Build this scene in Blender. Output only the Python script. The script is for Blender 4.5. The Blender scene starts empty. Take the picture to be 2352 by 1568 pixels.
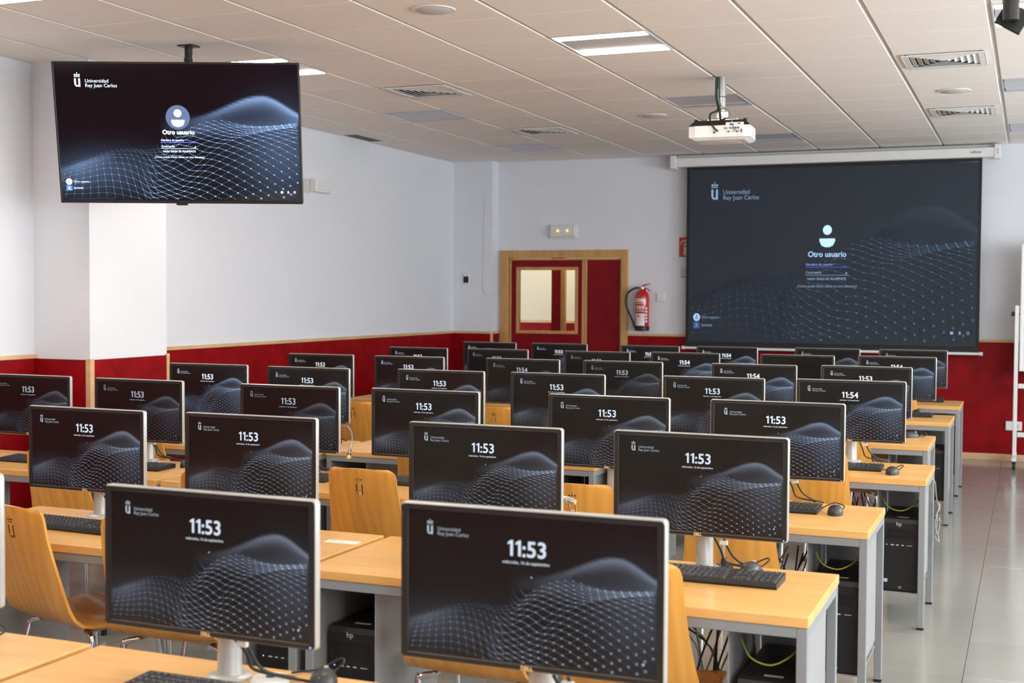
import bpy, bmesh, math, random
from mathutils import Vector, Matrix
random.seed(7)
SC = bpy.context.scene
COL = SC.collection
R = math.radians

# ------------------------------------------------------------------ camera
CAM_H = 1.59
yaw, pit, rol = R(22.117), R(2.081), R(0.335)
Fv = Vector((-math.sin(yaw)*math.cos(pit), math.cos(yaw)*math.cos(pit), -math.sin(pit)))
r0 = Vector((math.cos(yaw), math.sin(yaw), 0)); u0 = r0.cross(Fv)
Rv = r0*math.cos(rol) + u0*math.sin(rol); Uv = u0*math.cos(rol) - r0*math.sin(rol)
cd = bpy.data.cameras.new('camera'); cam = bpy.data.objects.new('camera', cd); COL.objects.link(cam)
cam.matrix_world = Matrix(((Rv.x, Uv.x, -Fv.x, 0), (Rv.y, Uv.y, -Fv.y, 0), (Rv.z, Uv.z, -Fv.z, CAM_H), (0, 0, 0, 1)))
cd.sensor_width = 36; cd.lens = 2934.5/2352*36
cd.dof.use_dof = True; cd.dof.focus_distance = 5.6; cd.dof.aperture_fstop = 4.8
cd.clip_end = 200
SC.camera = cam

# ------------------------------------------------------------------ light
wd = bpy.data.worlds.new('sky'); SC.world = wd; wd.use_nodes = True
bg = wd.node_tree.nodes['Background']; bg.inputs[0].default_value = (0.80, 0.90, 1.0, 1); bg.inputs[1].default_value = 1.0
vs = SC.view_settings
vs.view_transform = 'Standard'; vs.look = 'None'; vs.exposure = 1.08; vs.gamma = 1.0; vs.use_curve_mapping = False
cy = SC.cycles; cy.max_bounces = 5; cy.diffuse_bounces = 4; cy.glossy_bounces = 3; cy.transmission_bounces = 4; cy.caustics_reflective = False; cy.caustics_refractive = False
TUBE_E = 20.5          # lit luminaire strips
WIN_E = 52.0           # watts for each window's daylight
CORR_E = 12.0
def area(name, loc, rot, sx, sy, e, col):
    l = bpy.data.lights.new(name, 'AREA'); l.shape = 'RECTANGLE'; l.size = sx; l.size_y = sy; l.energy = e; l.color = col
    o = bpy.data.objects.new(name, l); o.location = loc; o.rotation_euler = rot; COL.objects.link(o); return o
# daylight through the windows of the right wall and the back wall (all outside the picture)
WINS = [(-0.6, 1), (1.9, 1), (4.4, 1), (6.9, 1), (9.4, 1.3), (11.6, .65)]
XR, YB, YF, XL, HC = 3.30, -2.60, 13.36, -6.08, 3.083
for i, (wy, k) in enumerate(WINS):
    area('daylight', (XR+0.06, wy, 1.85), (0, R(90), 0), 1.5, 1.7, WIN_E*k, (0.88, 0.945, 1.0))

# ------------------------------------------------------------------ materials
MATS = {}
def nodemat(name):
    m = bpy.data.materials.new(name); m.use_nodes = True; MATS[name] = m
    nt = m.node_tree; b = nt.nodes['Principled BSDF']; return m, nt, b
def P(name, col, rough=.5, metal=0, spec=.5, emit=None, es=0, bump=0, bscale=200, coat=0, var=0, vscale=4):
    m, nt, b = nodemat(name)
    b.inputs['Base Color'].default_value = (*col, 1); b.inputs['Roughness'].default_value = rough
    b.inputs['Metallic'].default_value = metal; b.inputs['Specular IOR Level'].default_value = spec
    b.inputs['Coat Weight'].default_value = coat
    if emit: b.inputs['Emission Color'].default_value = (*emit, 1); b.inputs['Emission Strength'].default_value = es
    if bump or var:
        tc = nt.nodes.new('ShaderNodeTexCoord')
    if bump:
        n = nt.nodes.new('ShaderNodeTexNoise'); n.inputs['Scale'].default_value = bscale; n.inputs['Detail'].default_value = 3
        bp = nt.nodes.new('ShaderNodeBump'); bp.inputs['Strength'].default_value = bump; bp.inputs['Distance'].default_value = .002
        nt.links.new(tc.outputs['Object'], n.inputs['Vector']); nt.links.new(n.outputs['Fac'], bp.inputs['Height']); nt.links.new(bp.outputs['Normal'], b.inputs['Normal'])
    if var:
        n = nt.nodes.new('ShaderNodeTexNoise'); n.inputs['Scale'].default_value = vscale; n.inputs['Detail'].default_value = 5
        oi = nt.nodes.new('ShaderNodeObjectInfo'); ad = nt.nodes.new('ShaderNodeVectorMath'); ad.operation = 'ADD'
        ml = nt.nodes.new('ShaderNodeMath'); ml.operation = 'MULTIPLY'; ml.inputs[1].default_value = 37
        nt.links.new(oi.outputs['Random'], ml.inputs[0]); nt.links.new(tc.outputs['Object'], ad.inputs[0]); nt.links.new(ml.outputs[0], ad.inputs[1])
        nt.links.new(ad.outputs[0], n.inputs['Vector'])
        cr = nt.nodes.new('ShaderNodeValToRGB')
        cr.color_ramp.elements[0].position = .3; cr.color_ramp.elements[1].position = .72
        cr.color_ramp.elements[0].color = (*[c*(1-var) for c in col], 1); cr.color_ramp.elements[1].color = (*[min(1, c*(1+var)) for c in col], 1)
        nt.links.new(n.outputs['Fac'], cr.inputs[0]); nt.links.new(cr.outputs[0], b.inputs['Base Color'])
    return m
def WOOD(name, c1, c2, rough=.35, scale=(1.5, 22, 22), spec=.5, coat=0, rings=0):
    """grain runs along local x of the scale vector; Object coordinates plus a random shift per object"""
    m, nt, b = nodemat(name); N = nt.nodes; L = nt.links
    tc = N.new('ShaderNodeTexCoord'); oi = N.new('ShaderNodeObjectInfo')
    ml = N.new('ShaderNodeMath'); ml.operation = 'MULTIPLY'; ml.inputs[1].default_value = 53
    ad = N.new('ShaderNodeVectorMath'); ad.operation = 'ADD'
    L.new(oi.outputs['Random'], ml.inputs[0]); L.new(tc.outputs['Object'], ad.inputs[0]); L.new(ml.outputs[0], ad.inputs[1])
    mp = N.new('ShaderNodeMapping'); mp.inputs['Scale'].default_value = scale; L.new(ad.outputs[0], mp.inputs['Vector'])
    n1 = N.new('ShaderNodeTexNoise'); n1.inputs['Scale'].default_value = 2.2; n1.inputs['Detail'].default_value = 6; n1.inputs['Distortion'].default_value = .6
    L.new(mp.outputs[0], n1.inputs['Vector'])
    n2 = N.new('ShaderNodeTexNoise'); n2.inputs['Scale'].default_value = .5; n2.inputs['Detail'].default_value = 2; L.new(mp.outputs[0], n2.inputs['Vector'])
    mx = N.new('ShaderNodeMath'); mx.operation = 'ADD'; L.new(n1.outputs['Fac'], mx.inputs[0]); L.new(n2.outputs['Fac'], mx.inputs[1])
    hv = N.new('ShaderNodeMath'); hv.operation = 'MULTIPLY'; hv.inputs[1].default_value = .5; L.new(mx.outputs[0], hv.inputs[0])
    src = hv.outputs[0]
    if rings:
        w = N.new('ShaderNodeTexWave'); w.wave_type = 'BANDS'; w.bands_direction = 'X'; w.inputs['Scale'].default_value = rings; w.inputs['Distortion'].default_value = 9; w.inputs['Detail'].default_value = 2
        w.inputs['Detail Scale'].default_value = .8
        mp2 = N.new('ShaderNodeMapping'); mp2.inputs['Scale'].default_value = (1, .25, .25); L.new(ad.outputs[0], mp2.inputs['Vector']); L.new(mp2.outputs[0], w.inputs['Vector'])
        m2 = N.new('ShaderNodeMix'); m2.inputs[0].default_value = .10; L.new(hv.outputs[0], m2.inputs[2]); L.new(w.outputs['Fac'], m2.inputs[3]); src = m2.outputs[0]
    cr = N.new('ShaderNodeValToRGB'); cr.color_ramp.elements[0].position = .36; cr.color_ramp.elements[1].position = .64
    cr.color_ramp.elements[0].color = (*c1, 1); cr.color_ramp.elements[1].color = (*c2, 1)
    L.new(src, cr.inputs[0]); L.new(cr.outputs[0], b.inputs['Base Color'])
    b.inputs['Roughness'].default_value = rough; b.inputs['Specular IOR Level'].default_value = spec; b.inputs['Coat Weight'].default_value = coat
    return m
WALL = P('white plaster', (.765, .785, .83), .75, spec=.25, bump=.25, bscale=90, var=.015, vscale=1.5)
CEIL = P('ceiling tile board', (.90, .845, .79), .85, spec=.2, bump=.15, bscale=300)
CEILR = P('ceiling rail paint', (.60, .57, .545), .45, spec=.4)
RED = P('red stained board', (.265, .0022, .005), .48, spec=.16, var=.22, vscale=7)
REDD = P('red door board', (.23, .0035, .0075), .45, spec=.2, var=.15, vscale=6)
TRIM = WOOD('beech trim', (.62, .38, .19), (.78, .53, .30), .4, (2, 2, 9))
DOORW = WOOD('door frame beech', (.50, .25, .075), (.64, .36, .13), .4, (12, 12, 1.5))
DESKW = WOOD('desk beech laminate', (.70, .365, .105), (.81, .475, .17), .30, (1.2, 13, 13), .5)
CHAIRW = WOOD('chair beech ply', (.66, .27, .038), (.83, .40, .075), .32, (9, 1.1, 1.1), .5, .25, rings=7)
CHAIRE = P('cut ply edge', (.20, .075, .02), .6)
SILV = P('silver grey frame paint', (.27, .28, .29), .42, .1, .5)
SHEET = P('grey sheet steel', (.36, .36, .36), .42, .3, .5, var=.05, vscale=3)
MSILV = P('monitor silver plastic', (.50, .505, .49), .33, .35, .5)
MBLK = P('monitor bezel plastic', (.017, .016, .015), .32, spec=.5)
BLK = P('black plastic', (.014, .014, .015), .42, spec=.4)
KEYM = P('key plastic', (.022, .022, .024), .38, spec=.5)
TOWM = P('computer case black', (.012, .012, .013), .45, spec=.4)
RUB = P('cable rubber', (.018, .018, .018), .5)
RUBG = P('grey cable', (.33, .32, .28), .5)
RUBY = P('yellow green cable', (.45, .50, .05), .5)
CHROME = P('chrome', (.70, .70, .71), .16, 1.0)
METAL = P('brushed metal', (.55, .56, .57), .3, .9)
WHITEP = P('white plastic', (.80, .80, .78), .4, spec=.5)
GREYP = P('pale grey plastic', (.60, .60, .59), .5)
DARKG = P('dark gap', (.01, .01, .01), .7)
FLOORT = P('floor tile', (.285, .285, .262), .13, spec=.5, var=.045, vscale=2.2)
GROUT = P('floor joint', (.12, .11, .10), .8)
LAMPON = P('lit diffuser strip', (.9, .9, .9), .5, emit=(1.0, .89, .77), es=TUBE_E)
LAMPOFF = P('unlit diffuser strip', (.56, .58, .66), .4)
LAMPB = P('luminaire enamel', (.60, .60, .63), .35)
BRASS = P('gold lettering', (.88, .62, .28), .4, 0)
LETG = P('grey lettering', (.50, .50, .50), .4)
EXTR = P('extinguisher red', (.55, .012, .015), .22, spec=.5, coat=.4)
PAPER = P('white paper', (.82, .82, .80), .6)
INKR = P('red ink', (.5, .03, .03), .6)
INKK = P('dark ink', (.05, .05, .06), .6)
SIGNR = P('sign red', (.58, .02, .025), .4)
LUM = P('photoluminescent cream', (.72, .72, .55), .5)
ORL = P('amber bulb', (.8, .4, .1), .4, emit=(1.0, .38, .08), es=1.2)
FROST = P('frosted cover', (.72, .72, .70), .35)
BLUEL = P('blue indicator', (.05, .1, .6), .4, emit=(.15, .35, 1.0), es=.9)
BLUEC = P('blue connector', (.02, .06, .30), .4)
GRNC = P('green cable', (.02, .25, .10), .5)
CORRW = P('corridor wall', (.80, .74, .60), .7)
def glassmat():
    m, nt, b = nodemat('door glass')
    b.inputs['Base Color'].default_value = (.95, .97, .96, 1); b.inputs['Roughness'].default_value = .02; b.inputs['Transmission Weight'].default_value = 1; b.inputs['IOR'].default_value = 1.02
    return m
GLASS = glassmat()
def screenmat(name, base, rough, spec, gain, vert=True):
    """display surface: the picture lives in the point colours 'img'; Object colour sets each display's brightness"""
    m, nt, b = nodemat(name); N = nt.nodes; L = nt.links
    b.inputs['Base Color'].default_value = (*base, 1); b.inputs['Roughness'].default_value = rough; b.inputs['Specular IOR Level'].default_value = spec
    at = N.new('ShaderNodeAttribute'); at.attribute_name = 'img'
    oi = N.new('ShaderNodeObjectInfo')
    mx = N.new('ShaderNodeMix'); mx.data_type = 'RGBA'; mx.blend_type = 'MULTIPLY'; mx.inputs[0].default_value = 1
    L.new(at.outputs['Color'], mx.inputs[6]); L.new(oi.outputs['Color'], mx.inputs[7]); L.new(mx.outputs[2], b.inputs['Emission Color'])
    b.inputs['Emission Strength'].default_value = gain
    return m
SCRM = screenmat('monitor display', (.004, .004, .004), .22, .45, 1.0)
SCRT = screenmat('television display', (.003, .003, .004), .06, .32, 1.0)
def clothmat():
    m = screenmat('projected image on grey cloth', (.036, .042, .052), .8, .15, 1.0)
    return m
SCRP = clothmat()
for _m in (SCRM, SCRT, SCRP, ORL, BLUEL): _m.cycles.emission_sampling = 'NONE'

# ------------------------------------------------------------------ mesh helpers
class MB:
    def __init__(s): s.v = []; s.f = []; s.c = None
    def add(s, vs, fs):
        o = len(s.v); s.v += [tuple(v) for v in vs]; s.f += [tuple(i+o for i in f) for f in fs]; return s
    def box(s, x0, x1, y0, y1, z0, z1, M=None):
        vs = [Vector(p) for p in ((x0,y0,z0),(x1,y0,z0),(x1,y1,z0),(x0,y1,z0),(x0,y0,z1),(x1,y0,z1),(x1,y1,z1),(x0,y1,z1))]
        if M: vs = [M @ v for v in vs]
        return s.add(vs, [(0,3,2,1),(4,5,6,7),(0,1,5,4),(1,2,6,5),(2,3,7,6),(3,0,4,7)])
    def bbox(s, x0, x1, y0, y1, z0, z1, b=.003, seg=1, M=None):
        bm = bmesh.new(); bmesh.ops.create_cube(bm, size=1)
        for v in bm.verts: v.co = Vector(((x0+x1)/2+v.co.x*(x1-x0), (y0+y1)/2+v.co.y*(y1-y0), (z0+z1)/2+v.co.z*(z1-z0)))
        bmesh.ops.bevel(bm, geom=bm.edges[:], offset=b, segments=seg, affect='EDGES', profile=.5)
        if M: bmesh.ops.transform(bm, matrix=M, verts=bm.verts)
        bm.verts.index_update(); s.add([v.co.copy() for v in bm.verts], [[v.index for v in f.verts] for f in bm.faces]); bm.free(); return s
    def prism(s, pts, y0, y1, axis='y', M=None):
        """outline pts (a,b): axis y -> (a,y,b); z -> (a,b,z); x -> (x,a,b)"""
        n = len(pts)
        mk = {'y': lambda a, b, t: (a, t, b), 'z': lambda a, b, t: (a, b, t), 'x': lambda a, b, t: (t, a, b)}[axis]
        vs = [Vector(mk(a, b, y0)) for a, b in pts] + [Vector(mk(a, b, y1)) for a, b in pts]
        if M: vs = [M @ v for v in vs]
        return s.add(vs, [tuple(range(n)), tuple(range(2*n-1, n-1, -1))] + [(i, i+n, (i+1) % n+n, (i+1) % n) for i in range(n)])
    def flat(s, pts, y):
        """outline (x,z) as one face looking to -y"""
        n = len(pts); return s.add([(a, y, b) for a, b in pts], [tuple(range(n))])
    def lathe(s, prof, n=20, M=None):
        """prof (r,z) about z"""
        vs = []; fs = []
        for r, z in prof:
            for i in range(n):
                a = 2*math.pi*i/n; vs.append(Vector((r*math.cos(a), r*math.sin(a), z)))
        for j in range(len(prof)-1):
            for i in range(n): fs.append((j*n+i, j*n+(i+1) % n, (j+1)*n+(i+1) % n, (j+1)*n+i))
        fs.append(tuple(range(n-1, -1, -1))); fs.append(tuple((len(prof)-1)*n+i for i in range(n)))
        if M: vs = [M @ v for v in vs]
        return s.add(vs, fs)
    def cyl(s, a, b, r, n=12, r2=None):
        a = Vector(a); b = Vector(b); d = b-a; q = d.to_track_quat('Z', 'Y').to_matrix().to_4x4(); q.translation = a
        return s.lathe([(r, 0), (r2 or r, d.length)], n, q)
    def tube(s, pts, r, n=8, smooth=6):
        pts = [Vector(p) for p in pts]
        if smooth and len(pts) > 2:
            q = [pts[0]]+pts+[pts[-1]]; o = []
            for i in range(1, len(q)-2):
                for k in range(smooth):
                    t = k/smooth; p0, p1, p2, p3 = q[i-1], q[i], q[i+1], q[i+2]
                    o.append(.5*((2*p1)+(p2-p0)*t+(2*p0-5*p1+4*p2-p3)*t*t+(3*p1-p0-3*p2+p3)*t**3))
            o.append(pts[-1]); pts = o
        up = Vector((0, 0, 1)); vs = []; fs = []; pn = None
        for i, p in enumerate(pts):
            d = (pts[min(i+1, len(pts)-1)]-pts[max(i-1, 0)]).normalized()
            if pn is None: pn = d.orthogonal().normalized()
            pn = (pn-d*pn.dot(d)); pn = pn.normalized() if pn.length > 1e-6 else d.orthogonal().normalized()
            bn = d.cross(pn)
            for k in range(n):
                a = 2*math.pi*k/n; vs.append(p+(pn*math.cos(a)+bn*math.sin(a))*r)
        for i in range(len(pts)-1):
            for k in range(n): fs.append((i*n+k, i*n+(k+1) % n, (i+1)*n+(k+1) % n, (i+1)*n+k))
        fs.append(tuple(range(n-1, -1, -1))); fs.append(tuple((len(pts)-1)*n+k for k in range(n)))
        return s.add(vs, fs)
    def mesh(s, name, mat, smooth=False, cols=None):
        me = bpy.data.meshes.new(name); me.from_pydata([tuple(v) for v in s.v], [], s.f); me.update()
        if mat: me.materials.append(mat)
        if smooth:
            for p in me.polygons: p.use_smooth = True
            me.set_sharp_from_angle(angle=R(40))
        if cols is not None:
            a = me.attributes.new('img', 'FLOAT_COLOR', 'POINT'); flat = []
            for c in cols: flat += [c[0], c[1], c[2], 1.0]
            a.data.foreach_set('color', flat)
        return me
def rrect(x0, x1, z0, z1, r, n=4):
    o = []
    for cx, cz, a0 in ((x1-r, z1-r, 0), (x0+r, z1-r, 90), (x0+r, z0+r, 180), (x1-r, z0+r, 270)):
        for k in range(n+1):
            a = R(a0+90*k/n); o.append((cx+r*math.cos(a), cz+r*math.sin(a)))
    return o[::-1]
def circ(cx, cz, r, n=14): return [(cx+r*math.cos(-2*math.pi*i/n), cz+r*math.sin(-2*math.pi*i/n)) for i in range(n)]
def obj(name, me, parent=None, loc=(0, 0, 0), rot=(0, 0, 0), scale=None):
    o = bpy.data.objects.new(name, me); COL.objects.link(o); o.location = loc; o.rotation_euler = rot
    if scale is not None: o.scale = scale
    if parent: o.parent = parent
    return o
def tag(o, label, cat, group=None):
    o['label'] = label; o['category'] = cat
    if group: o['group'] = group
    return o
def thing(name, label, cat, loc=(0, 0, 0), rot=(0, 0, 0), group=None):
    return tag(obj(name, None, None, loc, rot), label, cat, group)
def struct(o): o['kind'] = 'structure'; return o
CACHE = {}
def cached(key, fn):
    if key not in CACHE: CACHE[key] = fn()
    return CACHE[key]
def box_obj(name, mat, parent, b, bev=0, **k):
    m = MB(); (m.bbox(*b, b=bev) if bev else m.box(*b)); return obj(name, m.mesh(name, mat), parent, **k)
# lettering: text outlines turned to flat faces in the xz plane looking to -y
def text_geo(txt, size, x=0, z=0, align='LEFT', bold=0.0, y=0.0, ext=0.0):
    cu = bpy.data.curves.new('t', 'FONT'); cu.body = txt; cu.size = size; cu.align_x = align; cu.offset = bold*size; cu.resolution_u = 3; cu.extrude = ext
    o = bpy.data.objects.new('t', cu); COL.objects.link(o)
    dg = bpy.context.evaluated_depsgraph_get(); me = bpy.data.meshes.new_from_object(o.evaluated_get(dg))
    vs = [(v.co.x+x, y, v.co.y+z) for v in me.vertices]; fs = [tuple(p.vertices) for p in me.polygons]
    bpy.data.objects.remove(o); bpy.data.curves.remove(cu); bpy.data.meshes.remove(me)
    return vs, fs

# ------------------------------------------------------------------ the display pictures (unit screen: x -.5...5, z -.2813...2813)
import numpy as np
ASP = 9/16
def sx(s): return s-.5
def sz(t): return (.5-t)*ASP
def ridge(s):       # upper soft crest
    return .432-.190*np.exp(-((s-.85)/np.where(s < .85, .21, .145))**2)+.10*np.maximum(0, .55-s)
# the dotted wave sheet: profile lines k (back to front), each a height t over the picture's width s
KS = np.array([-.06, .0, .10, .20, .30, .38, .44, .50, .56, .62, .68, .75, .82, .90, 1.0, 1.08])
KT = np.array([
 [.80,.76,.70,.635,.615,.625,.60,.525,.455,.415,.405,.432,.446,.440,.418,.40],
 [.81,.77,.705,.645,.635,.66,.655,.58,.520,.480,.460,.455,.456,.448,.425,.405],
 [.83,.79,.735,.685,.690,.74,.735,.67,.610,.560,.520,.495,.480,.462,.436,.415],
 [.87,.84,.795,.760,.785,.855,.835,.80,.745,.655,.585,.530,.498,.470,.448,.43],
 [.92,.895,.870,.850,.885,.945,.925,.90,.835,.755,.690,.622,.570,.525,.482,.455],
 [.98,.96,.950,.945,.975,1.01,1.00,.975,.930,.865,.805,.735,.670,.610,.548,.51],
 [1.04,1.03,1.03,1.03,1.05,1.08,1.08,1.06,1.03,.985,.930,.865,.800,.728,.650,.60],
 [1.12,1.12,1.12,1.12,1.14,1.16,1.17,1.15,1.12,1.09,1.045,.990,.930,.865,.785,.73],
 [1.22,1.22,1.22,1.22,1.24,1.26,1.27,1.25,1.22,1.19,1.15,1.10,1.05,.990,.920,.86],
 [1.32,1.32,1.32,1.32,1.34,1.36,1.37,1.35,1.33,1.30,1.27,1.22,1.17,1.12,1.06,1.0]])
def interp_cubic(X, Y, x):
    x = np.clip(x, X[0], X[-1]-1e-9); i = np.clip(np.searchsorted(X, x, 'right')-1, 0, len(X)-2)
    D = np.gradient(Y, X, axis=-1); h = X[i+1]-X[i]; t = (x-X[i])/h
    return (2*t**3-3*t**2+1)*Y[..., i]+(t**3-2*t**2+t)*h*D[..., i]+(-2*t**3+3*t**2)*Y[..., i+1]+(t**3-t**2)*h*D[..., i+1]
def prof(s, k):
    """height of profile k (real number 0..9) at the positions s"""
    s = np.atleast_1d(np.asarray(s, float)); k = np.broadcast_to(np.asarray(k, float), s.shape)
    rows = interp_cubic(KS, KT, s)                      # 10, n
    k = np.clip(k, 0, 8.999); i = k.astype(int); f = k-i; n = np.arange(len(s))
    return rows[i, n]*(1-f)+rows[np.minimum(i+1, 9), n]*f
BLUE = np.array([.34, .52, .86])
def haze_mesh(login):
    nx, nz = 112, 63; m = MB(); cols = []
    for j in range(nz+1):
        t = j/nz
        for i in range(nx+1):
            s = i/nx; m.v.append((sx(s), 0, sz(t)))
            rc = float(ridge(s)); d = t-rc
            g = (math.exp(-(d/.012)**2) if d < 0 else math.exp(-(d/.045)**1.2)) * min(1, max(0, (s-.52)/.30))*.25
            g += .12*math.exp(-((t-.46)/.05)**2)*min(1, max(0, (s-.42)/.2))*max(0, 1-s)
            g += .05*math.exp(-((s-.93)/.15)**2-((t-.62)/.3)**2)
            lr = .78-.55*s; dd = t-lr
            g += .13*(math.exp(-(dd/.02)**2) if dd < 0 else math.exp(-(dd/.07)))*max(0, 1-abs(s-.08)/.16)
            g += .035*math.exp(-((s-.18)/.2)**2-((t-.78)/.15)**2)
            c = BLUE*g+np.array([.0016, .0014, .0017])
            cols.append(tuple(c))
    for j in range(nz):
        for i in range(nx):
            a = j*(nx+1)+i; m.f.append((a, a+nx+1, a+nx+2, a+1))
    return m, cols
def clipbox(s, t): return 0.004 < s < .996 and 0.0 < t < .992
def lines_geo(lw):
    m = MB(); cols = []
    def ribbon(S, T, B, w):
        for i in range(len(S)-1):
            if not (clipbox(S[i], T[i]) and clipbox(S[i+1], T[i+1])): continue
            p = np.array([sx(S[i]), sz(T[i])]); q = np.array([sx(S[i+1]), sz(T[i+1])]); d = q-p; L = np.hypot(*d)
            if L < 1e-6 or L > .12: continue
            n = np.array([-d[1], d[0]])/L*w*.5
            o = len(m.v)
            for a in (p-n, p+n, q+n, q-n): m.v.append((a[0], 0, a[1]))
            m.f.append((o, o+1, o+2, o+3))
            c0 = BLUE*B[i]; c1 = BLUE*B[i+1]; cols.extend([tuple(c0), tuple(c0), tuple(c1), tuple(c1)])
    ud = np.linspace(-.05, 1.06, 120); ks = np.arange(0, 9, .5)
    def gain(s, t, k):        # sharp on the hill, soft and dim at the back left and towards the front right
        hill = 1/(1+math.exp(-(s-.40)/.035)); near = max(0, t-.55)*max(0, s-.5)
        return (.62*math.exp(-((k-3.6)/1.9)**2)*(1-hill)+hill*math.exp(-near*11)*(1 if k > .3 else .7))
    for k in ks:
        T = prof(ud, k); ribbon(ud, T, [(.13+.10*min(1, max(0, (.5-s)/.1)))*gain(s, t, k)+.010 for s, t in zip(ud, T)], lw*.8)
    kk = np.linspace(0, 8.9, 80); CS = []
    for c in np.arange(-.03, .40, .026): CS.append((c, (c-.15)*.10))
    for c in np.arange(-.25, 1.06, .031): CS.append((c, .066))
    def across(c, g): return c+g*kk if g == .066 else c+g*(kk-2)
    def keep(s, k, g): return (s > .365+.10*math.exp(-((k-0)/1.5)**2)) if g == .066 else s < .405
    for c, g in CS:
        S = across(c, g); T = prof(np.clip(S, -.06, 1.07), kk); ok = [keep(s, k, g) for s, k in zip(S, kk)]
        S2 = [s for s, o in zip(S, ok) if o]; T2 = [t for t, o in zip(T, ok) if o]; K2 = [k for k, o in zip(kk, ok) if o]
        if len(S2) < 2: continue
        B2 = [(.30 if g == .066 else .20)*gain(s, t, k)+.010 for s, t, k in zip(S2, T2, K2)]
        if g == .066 and .34 < S2[0] < .52:              # the strand hooks up and fades where it meets the hollow
            for j, (du, dv) in enumerate(((-.016, -.018), (-.026, -.048), (-.030, -.085))): S2.insert(0, S2[j*0]-(.016, .010, .004)[j]); T2.insert(0, T2[0]-(.018, .030, .037)[j]); B2.insert(0, (.16, .07, .02)[j])
        ribbon(S2, T2, B2, lw)
    ss = np.linspace(.68, .995, 36)                     # fine strands under the upper crest
    for k in range(9):
        f_ = (k+1)/9; rr_ = np.asarray(ridge(ss)); T = rr_+(prof(ss, 0)-rr_)*(.35+.62*f_)
        ribbon(ss, T, [.02+.13*(.35+.65*f_)*min(1, max(0, (s-.66)/.22)) for s in ss], lw*.75)
    for c, g in CS:                                     # knots
        for k in ks:
            s = c+g*k if g == .066 else c+g*(k-2)
            if not (-.02 < s < 1.02) or not keep(s, k, g): continue
            t = float(prof(np.array([s]), k)[0])
            if not (clipbox(s-.006, t-.006) and clipbox(s+.006, t+.006)): continue
            front = max(0, t-.58)*max(0, s-.42)
            r = lw*(.95+10.0*front); b = .85*gain(s, t, k)+.06+.10*min(1, front*7)
            o = len(m.v); n = 6
            for q in range(n): m.v.append((sx(s)+r*math.cos(-2*math.pi*q/n), -.0002, sz(t)+r*math.sin(-2*math.pi*q/n))); cols.append(tuple(BLUE*b*1.1))
            m.f.append(tuple(range(o, o+n)))
    return m, cols
def put(m, cols, vf, c, y=None):
    m.add([(a, b if y is None else y, d) for a, b, d in vf[0]], vf[1]); cols.extend([c]*len(vf[0]))
def logo_u(x, z, h):
    """crowned letter u, total height h, left foot at x,z"""
    m = MB(); w = h*.40; st = w*.30; H2 = h*.56
    n = 8; ou = []; inn = []
    pts = [(x, z+H2), (x+st, z+H2), (x+st, z+h*.17)]
    pts += [(x+w/2-(w/2-st)*math.cos(math.pi*k/n), z+h*.17-(h*.17-st*.8)*math.sin(math.pi*k/n)) for k in range(1, n)]
    pts += [(x+w-st, z+h*.17), (x+w-st, z+H2), (x+w, z+H2), (x+w, z), (x+w-st*.8, z), (x+w-st*.8, z+h*.03), (x+w*.5, z), (x+w*.2, z+h*.04), (x, z+h*.17)]
    m.flat(pts, 0)
    m.flat([(x, z+h*.66), (x, z+h*.70), (x+w, z+h*.70), (x+w, z+h*.66)], 0)
    for k in range(3): m.flat(circ(x+w*(.14+.36*k), z+h*.80, h*.062, 8), 0)
    m.flat(circ(x+w*.5, z+h*.93, h*.035, 8), 0)
    return m.v, m.f
LW = (.80, .90, 1.0)
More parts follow.
